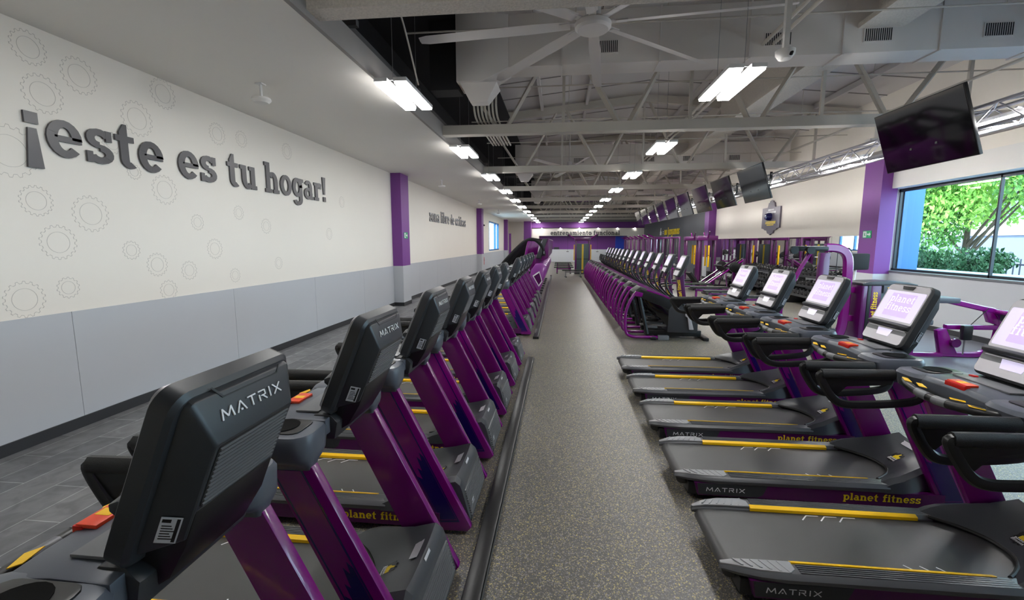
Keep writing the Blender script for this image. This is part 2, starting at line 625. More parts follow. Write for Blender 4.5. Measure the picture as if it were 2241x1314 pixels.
def gear_poly(r, teeth=14, ri=0.86):
    pts = []
    for k in range(teeth):
        a = 2 * PI * k / teeth
        d = 2 * PI / teeth
        for f, q in ((0.0, ri), (0.18, 1.0), (0.5, 1.0), (0.68, ri)):
            pts.append((r * q * math.cos(a + f * d), r * q * math.sin(a + f * d)))
    return pts

def thumb_polys(s):
    """a closed hand with a raised thumb, about 2 s tall"""
    return [[(x * s, y * s) for x, y in p] for p in (
        [(-0.6, -0.7), (0.45, -0.7), (0.6, -0.45), (0.6, 0.15), (0.15, 0.25), (0.3, 0.95), (0.05, 1.05), (-0.3, 0.3), (-0.6, 0.1)],
        [(0.66, -0.1), (0.95, -0.05), (0.95, 0.15), (0.66, 0.15)], [(0.66, -0.4), (0.98, -0.35), (0.98, -0.15), (0.66, -0.15)],
        [(0.6, -0.68), (0.9, -0.62), (0.92, -0.44), (0.62, -0.45)])]

# ------------------------------------------------------------------ the room shell
WX, EX, FY, BY = -5.43, 8.9, 49.5, -3.0          # lettered wall, window wall, far wall, wall behind the camera
SOF = 4.31
def ridge(x):
    return 6.75 - 0.1 * abs(x - 2.6)

struct(B().box(-2.75, EX + 0.1, BY, FY, -0.1, 0).obj('floor', 'speckled_rubber'))
struct(B().box(WX - 0.2, -2.75, BY, FY, -0.1, 0).obj('floor_walkway', 'slate_planks'))
struct(B().box(4.9, EX, BY, 11.6, -0.05, 0.004).obj('floor_reflection_patch', 'floor_dark_reflection'))  # same floor, coloured darker to paint in the dark reflections here
wl = struct(B().box(WX - 0.2, WX, BY, 34.6, 0, 6.4).obj('wall_left', 'cream_paint'))
B().box(WX - 0.2, WX, 40.2, FY, 0, 6.4).obj('wall_section', 'cream_paint', wl)
B().box(WX - 0.2, WX, 34.6, 40.2, 0, 1.45).obj('wall_section', 'cream_paint', wl)
B().box(WX - 0.2, WX, 34.6, 40.2, 3.75, 6.4).obj('wall_section', 'cream_paint', wl)
w = B()
y = BY
seams = [BY] + [4.4 + 2.52 * k for k in range(-2, 18)] + [FY]
for a, b_ in zip(seams[:-1], seams[1:]):
    w.box(WX, WX + 0.012, a + 0.003, b_ - 0.003, 0.10, 1.33)
struct(w.obj('trim_1', 'grey_panel'))
struct(B().box(WX, WX + 0.03, BY, FY, 0, 0.12).obj('baseboard_left', 'baseboard'))
# faint line drawings of gears on the upper wall
gl = B()
def gear_line(yc, zc, r):
    n = 18 if r > 0.15 else 14
    P = []
    for k in range(n):
        a, d = 2 * PI * k / n, 2 * PI / n
        for f, q in ((0.05, 0.88), (0.2, 1.0), (0.5, 1.0), (0.65, 0.88)):
            P.append((yc + r * q * math.cos(a + f * d), zc + r * q * math.sin(a + f * d)))
    Q = [(yc + r * 0.6 * math.cos(2 * PI * k / 32), zc + r * 0.6 * math.sin(2 * PI * k / 32)) for k in range(32)]
    for L in (P, Q):
        for p, q in zip(L, L[1:] + L[:1]):
            gl.prism([p, q, (q[0] + (yc - q[0]) * 0.006 / r, q[1] + (zc - q[1]) * 0.006 / r), (p[0] + (yc - p[0]) * 0.006 / r, p[1] + (zc - p[1]) * 0.006 / r)], 'x', WX + 0.0005, WX + 0.002)
for g in ((4.40, 3.65, .20), (4.80, 3.97, .20), (4.32, 4.08, .17), (4.37, 2.10, .19), (4.75, 2.43, .21), (3.99, 1.52, .19), (4.41, 1.60, .12), (4.21, 2.53, .16), (5.47, 3.68, .22), (6.85, 3.81, .17),
          (5.78, 2.82, .20), (4.03, 3.0, .26), (5.55, 1.8, .16), (6.07, 1.69, .14), (5.69, 1.44, .14), (5.9, 4.12, .2), (6.6, 2.0, .16), (7.4, 3.85, .14), (7.9, 2.4, .14), (8.7, 3.9, .16), (5.1, 3.3, .13), (5.2, 2.0, .12),
          (7.2, 2.6, .12), (9.3, 3.3, .14), (8.2, 1.7, .12), (3.6, 2.2, .2), (3.7, 3.6, .18), (5.35, 3.0, .1), (6.3, 2.4, .12), (7.0, 1.55, .12), (10.2, 2.3, .14), (10.9, 3.1, .14)):
    gear_line(*g)
gl.obj('gear_pattern', 'gear_line', wl, smooth=False)
# soffit over the walkway, with its edge board; dark sheets above paint the unlit void
struct(B().box(WX, -2.55, BY, FY, SOF, SOF + 0.03).obj('ceiling_soffit', 'white_soffit'))
struct(B().box(-2.55, -2.50, BY, FY, SOF - 0.003, SOF + 0.30).obj('trim_2', 'grey_paint'))
struct(B().box(-3.3, -3.25, BY, FY, SOF + 0.03, 6.4).obj('wall_void_shade', 'dark_void'))  # dark panel; its colour stands in for the shade of the open void
jo = B()
for x in (-3.1, -2.82):
    jo.box(x - 0.03, x + 0.03, BY, FY, SOF + 0.55, SOF + 0.67)
for k in range(20):
    jo.box(-3.25, -2.5, 0.6 + 2.5 * k, 0.68 + 2.5 * k, SOF + 0.42, SOF + 0.5)
struct(jo.obj('ceiling_joists', 'dark_joist'))
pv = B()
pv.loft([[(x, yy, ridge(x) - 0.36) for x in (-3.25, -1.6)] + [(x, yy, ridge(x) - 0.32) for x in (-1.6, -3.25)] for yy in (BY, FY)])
struct(pv.obj('ceiling_void_shade', 'dark_void'))  # added dark sheet hiding the roof; the void's shade is its colour
# pitched roof deck
rf = B()
for x0, x1 in ((WX - 0.2, 2.6), (2.6, EX + 0.3)):
    rf.loft([[(x0, yy, ridge(x0)), (x1, yy, ridge(x1)), (x1, yy, ridge(x1) + 0.1), (x0, yy, ridge(x0) + 0.1)] for yy in (BY, FY)])
struct(rf.obj('ceiling', 'roof_deck'))
# window wall: solid to the sill, opening from y = 2 to 13.35
wr = struct(B().box(EX, EX + 0.35, 13.35, FY, 0, 6.3).obj('wall_right', 'cream_paint'))
B().box(EX, EX + 0.35, BY, 13.35, 0, 1.33).obj('wall_section', 'grey_panel', wr)
B().box(EX, EX + 0.35, BY, 13.35, 3.52, 6.3).obj('wall_section', 'cream_paint', wr)
B().box(EX, EX + 0.35, BY, 1.0, 1.33, 3.52).obj('wall_section', 'cream_paint', wr)
struct(B().box(EX - 0.012, EX, 14.6, 27.3, 0.1, 1.05).obj('trim_3', 'grey_panel'))
struct(B().box(EX - 0.03, EX, BY, 27.5, 0, 0.12).obj('baseboard_right', 'baseboard'))
struct(B().box(EX - 0.02, EX, 27.75, FY, 0.0, 3.95).obj('wall_panel', 'charcoal_wall'))
struct(B().box(EX - 0.10, EX, BY, FY, 4.32, 4.62).obj('trim_4', 'grey_paint'))
struct(B().box(EX - 0.14, EX - 0.0, 1.0, 13.5, 3.52, 4.0).obj('trim_5', 'white_paint'))
struct(B().box(EX - 0.02, EX + 0.36, 1.0, 13.4, 1.30, 1.345).obj('trim_6', 'plastic_mid'))
# window: dark frame, mullions, panes, blue reveal
wf = B()
wf.box(9.1, 9.16, 1.0, 13.35, 3.44, 3.52)
wf.box(9.1, 9.16, 1.0, 13.35, 1.345, 1.40)
for yy in (13.29, 10.5, 8.1, 5.7, 3.3, 1.02):
    wf.box(9.1, 9.16, yy, yy + 0.036, 1.345, 3.52)
wnd = struct(wf.obj('window_1', 'window_frame'))
edges_ = [1.08, 3.3, 5.7, 8.1, 10.5, 13.29]
for a, b_ in zip(edges_[:-1], edges_[1:]):
    B().box(9.125, 9.135, a + 0.03, b_ + 0.005, 1.39, 3.45).obj('pane', 'window_glass', wnd)
struct(B().box(9.16, 9.75, 13.35, 13.42, 1.2, 3.6).obj('trim_7', 'blue_reveal'))
# columns
def column(name, x0, x1, y0, y1, z, low=None, parts=True):
    c = struct(B().box(x0, x1, y0, y1, low or 0, z).obj(name, 'purple_wall'))
    if low:
        B().box(x0 - 0.004, x1 + 0.004, y0 - 0.004, y1 + 0.004, 0, low).obj('wainscot', 'grey_panel', c)
        B().box(x0 - 0.012, x1 + 0.012, y0 - 0.012, y1 + 0.012, 0, 0.12).obj('baseboard', 'baseboard', c)
    return c
for y0 in (14.25, 29.4, 44.0):
    column('column', WX, WX + 0.33, y0, y0 + 0.75, SOF, 1.33)
column('column', EX - 0.40, EX, 13.12, 13.85, 4.35, 1.25)
column('column', EX - 0.40, EX, 27.0, 27.75, 4.35, 1.25)
column('column', -3.75, -3.0, 47.6, 48.4, 4.3)
column('column', WX + 0.3, WX + 0.5, 45.8, 46.1, 3.0)
# mirror on the window wall, between the columns
mr = thing('wall_mirror', 'long frameless mirror on the cream wall behind the dumbbell racks', 'mirror', (EX, 21, 0))
for a, b_ in ((14.42, 18.6), (18.61, 22.8), (22.81, 26.95)):
    B().box(-0.02, -0.013, a - 21, b_ - 21, 1.06, 2.29).obj('mirror_panel', 'mirror', mr, smooth=False)
# far wall: purple above a white dado, with a header board; purple band over it
fw = struct(B().box(WX - 0.2, EX + 0.3, FY, FY + 0.2, 0, 6.6).obj('wall_far', 'purple_wall'))
struct(B().box(WX, -3.0, FY - 0.05, FY, 0, SOF).obj('wall_corner', 'cream_paint'))
struct(B().box(-3.0, 8.7, FY - 0.02, FY, 0, 1.35).obj('trim_8', 'counter_white'))
struct(B().box(-3.0, 8.9, 48.9, 49.2, 2.80, 3.62).obj('trim_9', 'cream_paint'))
struct(B().box(-3.0, -2.2, 48.9, FY, 0, 2.8).obj('trim_10', 'cream_paint'))
struct(B().box(7.2, 8.9, 48.9, FY, 1.35, 2.8).obj('trim_11', 'cream_paint'))
struct(B().box(-3.0, 8.9, 48.7, 49.3, 3.66, 4.25).obj('trim_12', 'purple_wall'))
struct(B().box(-3.0, 8.9, 49.1, 49.3, 4.25, 6.4).obj('wall_header', 'grey_paint'))
struct(B().box(6.0, 6.9, FY - 0.06, FY, 0.0, 2.75).obj('door_1', 'blue_light'))
for i, x in enumerate((-1.9, 0.1, 2.1, 4.1, 6.1, 7.9)):
    s_ = thing('wall_spotlight', 'small spotlight over the far header board, %s along it' % ORD[i], 'spotlight', (x, 48.82, 3.63), 0, 'spotlights over the header board')
    B().lathe([(0, 0.0), (0.05, 0.0), (0.05, 0.05), (0, 0.05)], 12).obj('housing', 'lamp_body', s_)
    B().lathe([(0, -0.003), (0.045, -0.003), (0.045, 0.0), (0, 0.0)], 12).obj('lens', 'spot_face', s_)
struct(B().box(WX - 0.2, EX + 0.3, BY - 0.2, BY, 0, 6.6).obj('wall_back', 'cream_paint'))
# small window with blue frame in the lettered wall
w2 = B()
for a, b_, z0, z1 in ((34.6, 34.75, 1.45, 3.75), (40.05, 40.2, 1.45, 3.75), (34.6, 40.2, 1.45, 1.55), (34.6, 40.2, 3.65, 3.75), (38.2, 38.35, 1.5, 3.7)):
    w2.box(WX - 0.16, WX + 0.01, a, b_, z0, z1)
wnd2 = struct(w2.obj('window_2', 'blue_reveal'))
for a, b_ in ((34.75, 38.2), (38.35, 40.05)):
    B().box(WX - 0.1, WX - 0.09, a, b_, 1.55, 3.65).obj('pane', 'window_glass', wnd2)

# ------------------------------------------------------------------ roof trusses, beams, purlins
def truss(y, big=False):
    h = 0.19 if not big else 0.34
    m = 'beam_paint' if not big else 'rough_coat'
    root = struct(B().box(-2.56, EX, y - 0.12, y + 0.12, 4.37, 4.37 + h).obj('beam_truss', m))
    tc_ = B()
    for x0, x1 in ((-3.2, 2.6), (2.6, EX)):
        tc_.loft([[(x, y - 0.08, ridge(x) - 0.30), (x, y + 0.08, ridge(x) - 0.30), (x, y + 0.08, ridge(x) - 0.08), (x, y - 0.08, ridge(x) - 0.08)] for x in (x0, x1)])
    tc_.obj('top_chord', 'beam_paint', root)
    for k, xb in enumerate((-1.25, 1.3, 3.85, 6.4)):
        for d in (-1.15, 1.15):
            xt = xb + d
            zt = ridge(xt) - 0.2
            b = B()
            for off in (-0.05, 0.05):
                b.tube([(xb + 0.1 * (1 if d > 0 else -1), y + off, 4.5), (xt, y + off, zt)], 0.035 if k != 1 else 0.05, 4)
            b.obj('strut', 'beam_paint', root, smooth=False)
    for xb in (0.05, 2.6, 5.1, 7.7):
        B().box(xb - 0.03, xb + 0.03, y - 0.03, y + 0.03, 4.5, ridge(xb) - 0.2).obj('post', 'beam_paint', root)
for k in range(9):
    truss(4.6 + 5.2 * k, k == 0)
for i, x in enumerate((-1.9, -0.6, 0.8, 4.0, 6.2, 7.6)):
    struct(B().box(x - 0.04, x + 0.04, BY, FY, ridge(x) - 0.17, ridge(x) - 0.02).obj('beam_purlin', 'roof_deck'))
sm_ = B()
for k in range(40):
    y = BY + 1.3 * k
    for x0, x1 in ((WX, 2.6), (2.6, EX)):
        sm_.loft([[(x, y - 0.012, ridge(x) - 0.02), (x, y + 0.012, ridge(x) - 0.02), (x, y + 0.012, ridge(x) + 0.01), (x, y - 0.012, ridge(x) + 0.01)] for x in (x0, x1)])
struct(sm_.obj('ceiling_seams', 'grey_paint'))
cb = B()
cb.box(4.6, 5.25, BY, 48, 5.42, 5.50)
cb.box(4.87, 4.97, BY, 48, 5.50, 6.4)
struct(cb.obj('beam_coated', 'rough_coat'))
pp = B()
for x, z in ((3.2, 5.25), (3.36, 5.25), (7.3, 5.0)):
    pp.cyl((x, BY, z), (x, 48, z), 0.03, 8)
for k in range(18):
    pp.cyl((-2.4, 2.0 + 2.6 * k, 5.32), (8.6, 2.0 + 2.6 * k, 5.32), 0.014, 6)
    for x in (0.2, 3.3, 6.0):
        pp.cyl((x, 2.0 + 2.6 * k, 5.32), (x, 2.0 + 2.6 * k, ridge(x)), 0.008, 5)
struct(pp.obj('ceiling_pipework', 'beam_paint'))

# ------------------------------------------------------------------ air ducts across the hall
def duct(y0, y1, z0, z1, lab):
    d = thing('air_duct', lab, 'air duct', (0, y0, z0), 0, 'rectangular air ducts under the roof')
    b = B()
    h, dp = z1 - z0, y1 - y0
    b.box(-0.9, 8.6, 0, dp, 0, h)
    b.obj('trunk', 'duct_paint', d, 0.01)
    # angled transition and drop at the void end
    b = B()
    b.loft([[(-0.9, 0, 0), (-0.9, dp, 0), (-0.9, dp, h), (-0.9, 0, h)], [(-1.35, -0.05, -0.22), (-1.35, dp + 0.1, -0.22), (-1.35, dp + 0.1, h + 0.05), (-1.35, -0.05, h + 0.05)],
            [(-1.8, -0.05, -0.22), (-1.8, dp + 0.1, -0.22), (-1.8, dp + 0.1, h + 0.05), (-1.8, -0.05, h + 0.05)]])
    b.loft([[(-1.75, 0, -0.22), (-1.1, 0, -0.22), (-1.1, dp, -0.22), (-1.75, dp, -0.22)], [(-1.6, 0.15, -0.5), (-1.3, 0.15, -0.5), (-1.3, dp - 0.1, -0.5), (-1.6, dp - 0.1, -0.5)]])
    b.obj('elbow', 'duct_paint', d, 0.01)
    B().box(-2.3, -1.8, 0.1, dp, -0.3, h).obj('plenum_box', 'dark_void', d)
    for x in (0.72, 3.42, 4.9, 6.6):
        f = B().box(x - 0.21, x + 0.21, -0.014, 0.0, 0.15, 0.36).obj('grille', 'duct_paint', d)
        g = B()
        for k in range(13):
            g.box(x - 0.19 + k * 0.0305, x - 0.175 + k * 0.0305, -0.018, -0.0145, 0.165, 0.345)
        g.obj('grille_slots', 'dark_void', f)
    for x in (0.0, 1.6, 3.0, 4.4, 5.8, 7.2):
        B().box(x - 0.012, x + 0.012, -0.02, dp + 0.02, -0.02, h + 0.01).obj('flange', 'duct_paint', d)
    for x in (-0.5, 1.7, 3.9, 6.0, 8.0):
        B().cyl((x, -0.015, h), (x, -0.015, ridge(x) - z0), 0.008, 6).obj('hanger_rod', 'beam_paint', d)
duct(8.0, 8.5, 5.06, 5.9, 'pale rectangular air duct crossing above the large white ceiling fan')
duct(18.4, 18.9, 5.06, 5.9, 'pale rectangular air duct crossing beyond the second roof beam from the camera')
duct(28.8, 29.3, 5.06, 5.9, 'pale rectangular air duct crossing deep in the hall over the ellipticals')
cd = B()
for k in range(7):
    x = -1.75 + k * 0.075
    cd.tube(bez([(x, 9.2, 5.9), (x, 9.3, 5.2), (x, 9.35, 4.75), (x, 9.9, 4.62), (x, 12.0, 4.62)], 4), 0.022, 7)
tag(cd.obj('electrical_conduit', 'beam_paint'), 'bundle of grey electrical conduits dropping onto the second roof beam', 'conduit')
cw = B().tube(bez([(-1.75, 5.2, 5.9), (-2.1, 5.4, 5.3), (-2.0, 5.8, 4.9), (-2.05, 6.6, 4.35)], 8), 0.012, 6)
tag(cw.obj('hanging_cable', 'beam_paint'), 'loose white cable drooping from the roof beside the void over the soffit', 'cable')

# ------------------------------------------------------------------ ceiling fans
def fan():
    f = thing('ceiling_fan', 'large white eight-blade ceiling fan above the aisle in front of the duct', 'ceiling fan', (0.40, 6.35, 4.86), 0, 'large ceiling fans')
    B().lathe([(0, 0.0), (0.2, 0.0), (0.235, 0.03), (0.24, 0.08), (0.2, 0.12), (0.1, 0.16), (0.1, 0.32), (0.03, 0.36), (0.03, 1.6), (0, 1.6)], 28).obj('hub', 'fan_white', f)
    for k in range(8):
        M = Matrix.Rotation(R(-6 + 45 * k), 4, 'Z')
        b = B()
        def sec(x, w, tilt=0.06):
            return [M @ Vector(p) for p in ((x, -w, 0.085 - tilt * w / 0.09 * 0.4), (x, 0, 0.10), (x, w, 0.085 + tilt * w / 0.09 * 0.4), (x, 0, 0.075))]
        b.loft([sec(0.3, 0.07), sec(0.8, 0.088), sec(2.3, 0.082), sec(2.42, 0.06)])
        bl = b.obj('blade', 'fan_white', f)
        b = B()
        n0 = b._mark()
        b.box(0.18, 0.44, -0.05, 0.05, 0.088, 0.104)
        b._xf(n0, M)
        b.obj('blade_bracket', 'fan_white', bl)
    return f
fn = fan()
ft = get_tree(fn)
dup(fn, (0.35, 18.0, 4.86), R(20), 'white ceiling fan between the second and third air ducts over the aisle', ft)
dup(fn, (0.30, 30.0, 4.86), R(10), 'small-looking white ceiling fan far down the hall over the aisle', ft)

# ------------------------------------------------------------------ twin LED ceiling lights
def lamp():
    l = thing('ceiling_light', 'lamp', 'ceiling light', (0, 0, 0))
    for x in (-0.132, 0.132):
        B().box(x - 0.09, x + 0.09, -0.62, 0.62, 0.0, 0.05, bev=0.006).obj('housing', 'lamp_body', l)
        B().box(x - 0.078, x + 0.078, -0.6, 0.6, -0.025, 0.001).obj('diffuser', 'diffuser', l)
    B().box(-0.04, 0.04, -0.3, 0.3, 0.012, 0.07).obj('driver_box', 'lamp_body', l)
    h = B()
    for y in (-0.5, 0.5):
        h.cyl((0, y, 0.05), (0, y, 2.0), 0.004, 5)
        h.box(-0.13, 0.13, y - 0.012, y + 0.012, 0.05, 0.058)
    h.obj('suspension_wire', 'steel', l)
    return l
lp = lamp()
lt = get_tree(lp)
first = True
for row, (x, lab) in enumerate(((-2.24, 'twin white LED light hung by the soffit edge, %s in its row from the camera'), (2.24, 'twin white LED light hung over the television-side machines, %s in its row from the camera'))):
    for k in range(12):
        y = 6.6 + 4.1 * (k - 1)
        if first:
            lp.location = (x, y, 4.2)
            lp['label'] = lab % ORD[k]
            lp['group'] = 'twin lights along the soffit'
            first = False
        else:
            o = dup(lp, (x, y, 4.2), None, lab % ORD[k], lt)
            o['group'] = ('twin lights along the soffit', 'twin lights over the television side')[row]

# ------------------------------------------------------------------ white devices hanging under the soffit and the roof
def sensor():
    s = thing('ceiling_speaker', 'x', 'ceiling device', (0, 0, 0), 0, 'white devices hanging from the soffit')
    B().cyl((0, 0, 0), (0, 0, 0.2), 0.018, 10).obj('drop_rod', 'lamp_body', s)
    B().lathe([(0, -0.06), (0.09, -0.055), (0.13, -0.02), (0.12, 0.01), (0.05, 0.02), (0, 0.02)], 20).obj('device_body', 'white_paint', s)
    B().box(-0.05, 0.05, -0.05, 0.05, 0.19, 0.205).obj('ceiling_plate', 'lamp_body', s)
    return s
sn = sensor()
st_ = get_tree(sn)
sn.location = (-4.2, 6.2, SOF - 0.205)
sn['label'] = 'white device on a rod under the soffit above the exclamation mark of the big lettering'
for i, y in enumerate((16.0, 23.5, 31.0)):
    dup(sn, (-4.2, y, SOF - 0.205), None, ('white device on a rod under the soffit before the small grey wall lettering', 'white device on a rod under the soffit before the second purple wall column', 'white device on a rod under the soffit near the blue-framed wall window')[i], st_)
cm = thing('ceiling_camera', 'white dome camera on a long post beside the twin light near the fan tip', 'camera', (2.66, 6.0, 4.33))
B().box(-0.03, 0.03, -0.03, 0.03, 0.05, 1.9).obj('mounting_post', 'white_paint', cm)
B().lathe([(0, -0.07), (0.07, -0.05), (0.105, 0.0), (0.11, 0.05), (0, 0.06)], 20).obj('dome_housing', 'white_paint', cm)
B().lathe([(0, 0), (0.026, 0), (0.02, 0.03), (0, 0.035)], 12, Matrix.Translation((0.03, -0.075, -0.015)) @ Matrix.Rotation(R(65), 4, 'X')).obj('lens', 'black_gloss', cm)

# ------------------------------------------------------------------ lettering on the walls
def wall_word(label, txt, m, o, xd, yd, height, width, depth, gap=0.14):
    t = thing('wall_lettering', label, 'wall lettering', o, 0)
    M0 = frame((0, 0, 0), xd, yd)
    total = 0.0
    W = []
    for ch in txt:
        ps, w = glyph(ch)
        W.append((ch, ps, w))
        total += w + gap
    sx = width / (total - gap)
    x = 0.0
    for ch, ps, w in W:
        if ps:
            B().polys([[((px + x) * sx, py * height) for px, py in p] for p in ps], depth, M0).obj('letter', m(ch) if callable(m) else m, t, smooth=False)
        x += w + gap
    return t
wall_word('large dark grey raised slogan beginning with an inverted exclamation mark on the cream wall', '¡este es tu hogar!', 'letter_grey', (WX + 0.006, 4.16, 3.03), (0, 1, 0), (0, 0, 1), 0.385, 5.95, 0.022, 0.10)
wall_word('smaller grey raised slogan on the cream wall between the first two purple columns', 'zona libre de críticas', 'letter_grey', (WX + 0.006, 18.5, 2.98), (0, 1, 0), (0, 0, 1), 0.36, 7.3, 0.022, 0.10)
wall_word('dark lettering along the white header board on the far wall', 'entrenamiento funcional', 'letter_grey', (-0.95, 48.87, 2.88), (1, 0, 0), (0, 0, 1), 0.34, 7.3, 0.03)
jz = wall_word('white and yellow slogan on the charcoal wall above the squat racks', '= no juzgamos', lambda c: 'white_mark' if c == '=' else 'yellow_text', (EX - 0.03, 40.0, 2.72), (0, -1, 0), (0, 0, 1), 0.42, 5.3, 0.03)
B().polys(thumb_polys(0.36), 0.03, frame((0, 0.9, 0.25), (0, -1, 0), (0, 0, 1))).obj('hand_mark', 'white_mark', jz, smooth=False)

# siren plaque on the window wall
pq = thing('wall_plaque', 'grey stepped plaque with a blue siren light on the cream wall', 'plaque', (EX - 0.005, 20.15, 3.1))
half = [(0.0, 0.76), (0.14, 0.72), (0.16, 0.66), (0.24, 0.66), (0.27, 0.62), (0.3, 0.52), (0.34, 0.46), (0.8, 0.46), (0.8, -0.4), (0.62, -0.42), (0.5, -0.48), (0.32, -0.5), (0.24, -0.62), (0.1, -0.64), (0.0, -0.7)]
pts = half + [(-a, b_) for a, b_ in reversed(half[1:-1])]
B().prism(pts, 'x', -0.06, 0.0).obj('plaque_board', 'plaque', pq, 0.004, smooth=False)
B().lathe([(0.17, 0), (0.16, 0.12), (0.12, 0.2), (0, 0.22)], 20, Matrix.Translation((-0.06, 0.02, 0.07)) @ Matrix.Rotation(R(-90), 4, 'Y')).obj('siren_light', 'siren_blue', pq)
tx = B()
for z, w_, h in ((0.36, 0.26, 0.07), (0.25, 0.42, 0.08)):
    k = 0
    yy = -w_
    while yy < w_ - 0.03:
        tx.box(-0.064, -0.06, yy, yy + 0.055, z - h / 2, z + h / 2)
        yy += 0.075
tx.obj('plaque_heading', 'white_mark', pq, smooth=False)
tx = B()
for z, w_ in ((-0.14, 0.46), (-0.2, 0.44), (-0.27, 0.3)):
    yy = -w_
    while yy < w_ - 0.05:
        tx.box(-0.064, -0.06, yy, yy + 0.07, z - 0.02, z + 0.02)
        yy += 0.09
tx.obj('plaque_text', 'yellow_text', pq, smooth=False)

# exit signs, extinguisher, small box
def exit_sign(label, o, xd):
    s = thing('exit_sign', label, 'exit sign', o, 0, 'green exit signs')
    M = frame((0, 0, 0), xd, (0, 0, 1))
    B().polys([_r(-0.17, -0.1, 0.17, 0.1)], 0.012, M).obj('sign_board', 'sign_green', s, smooth=False)
    M2 = M @ Matrix.Translation((0, 0, 0.0122))
    B().polys([_r(-0.15, -0.08, -0.02, 0.08), [(0.0, 0.0), (0.02, -0.02), (0.09, -0.02), (0.09, -0.06), (0.15, 0.0), (0.09, 0.06), (0.09, 0.02), (0.0, 0.02)]], 0.001, M2).obj('pictogram', 'white_mark', s, smooth=False)
    B().polys([[(-0.1, 0.04), (-0.07, 0.04), (-0.07, 0.06), (-0.1, 0.06)], [(-0.12, -0.01), (-0.06, 0.02), (-0.05, 0.035), (-0.11, 0.03)], [(-0.13, -0.06), (-0.11, -0.06), (-0.07, 0.0), (-0.09, 0.01)], [(-0.06, -0.06), (-0.04, -0.06), (-0.06, 0.0), (-0.09, 0.0)]], 0.001, M2 @ Matrix.Translation((0, 0, 0.0012))).obj('running_figure', 'sign_green', s, smooth=False)
exit_sign('green exit sign on the purple column beside the big window', (EX - 0.401, 13.5, 2.32), (0, -1, 0))
exit_sign('green exit sign on the purple column of the lettered wall', (WX + 0.331, 14.6, 2.33), (0, 1, 0))
fe = thing('fire_extinguisher', 'red fire extinguisher on the grey dado past the second column', 'fire extinguisher', (WX + 0.13, 31.0, 0.55))
B().lathe([(0, 0), (0.085, 0), (0.09, 0.03), (0.09, 0.5), (0.06, 0.58), (0.03, 0.6), (0, 0.6)], 16).obj('cylinder', 'red', fe)
B().box(-0.03, 0.03, -0.04, 0.1, 0.6, 0.66).obj('valve', 'black', fe, 0.006)
B().tube(bez([(0.0, 0.09, 0.63), (0.05, 0.14, 0.5), (0.07, 0.1, 0.25)], 5), 0.012, 8).obj('hose', 'rubber', fe)
wc = thing('wall_camera', 'small black camera on the cream wall past the second column', 'camera', (WX + 0.02, 31.2, 3.35))
B().box(-0.02, 0.05, -0.03, 0.03, -0.03, 0.03).obj('bracket', 'black', wc)
B().cyl((0.06, 0.0, -0.02), (0.22, -0.25, -0.08), 0.06, 12).obj('camera_body', 'black', wc)

# ------------------------------------------------------------------ televisions on an aluminium box truss
rig = thing('lighting_truss', 'silver box truss hung along the hall behind the televisions', 'truss', (6.2, 4.0, 3.9))
L = 32.5
for x in (-0.15, 0.15):
    for z in (-0.15, 0.15):
        B().cyl((x, 0, z), (x, L, z), 0.025, 10).obj('chord', 'silver', rig)
for nm, f in (('face_lacing', lambda s, i: ((-0.15, i, -0.15 * s), (-0.15, i + 0.4, 0.15 * s))), ('face_lacing', lambda s, i: ((0.15, i, 0.15 * s), (0.15, i + 0.4, -0.15 * s))),
              ('face_lacing', lambda s, i: ((-0.15 * s, i, -0.15), (0.15 * s, i + 0.4, -0.15))), ('face_lacing', lambda s, i: ((0.15 * s, i, 0.15), (-0.15 * s, i + 0.4, 0.15)))):
    b = B()
    for k in range(int(L / 0.4)):
        p, q = f(1 if k % 2 else -1, k * 0.4)
        b.cyl(p, q, 0.011, 6)
    b.obj(nm, 'silver', rig)
for k in range(7):
    y = 4.6 + 5.2 * k - 4.0
    h = B()
    h.box(-0.05, 0.05, y - 0.05, y + 0.05, 0.15, 0.50)
    h.box(-0.2, 0.2, y - 0.08, y + 0.08, 0.17, 0.21)
    h.obj('hanger', 'white_paint', rig)
for k in range(8):
    y = 7.3 + 3.6 * k
    l = thing('linear_light', 'linear white light clamped to the silver truss, %s from the camera' % ORD[k], 'linear light', (6.2, y, 3.9), 0, 'linear lights on the silver truss')
    B().box(-0.06, 0.06, -0.75, 0.75, -0.06, -0.01).obj('housing', 'lamp_body', l)
    B().loft([[(-0.05, yy, -0.061), (0.05, yy, -0.061), (0.035, yy, -0.095), (-0.035, yy, -0.095)] for yy in (-0.74, 0.74)]).obj('diffuser', 'rig_diffuser', l)
    B().box(-0.155, 0.155, -0.4, -0.36, -0.02, 0.0).obj('clamp', 'silver', l)
def tv():
    t = thing('hanging_tv', 'x', 'television', (0, 0, 0), 0, 'televisions on the silver truss')
    # screen centre at the origin, facing -x and leaning down
    M = Matrix.Rotation(R(-18), 4, 'Y')
    b = B()
    n0 = b._mark()
    b.box(0.0, 0.045, -0.89, 0.89, -0.51, 0.51)
    b._xf(n0, M)
    h = b.obj('housing', 'black', t, 0.006)
    b = B()
    n0 = b._mark()
    b.box(-0.004, 0.001, -0.875, 0.875, -0.495, 0.497)
    b._xf(n0, M)
    b.obj('screen', 'tv_glass', t)
    b = B()
    n0 = b._mark()
    b.box(0.045, 0.10, -0.45, 0.45, -0.35, 0.2)
    b._xf(n0, M)
    b.obj('rear_cover', 'black', t, 0.01)
    b = B()
    for y in (-0.25, 0.25):
        b.box(0.06, 0.42, y - 0.02, y + 0.02, 0.06, 0.10)
        b.box(0.36, 0.42, y - 0.02, y + 0.02, -0.10, 0.32)
        b.box(0.05, 0.10, y - 0.02, y + 0.02, -0.2, 0.3)
    b.obj('wall_bracket', 'black', t)
    return t
tv0 = tv()
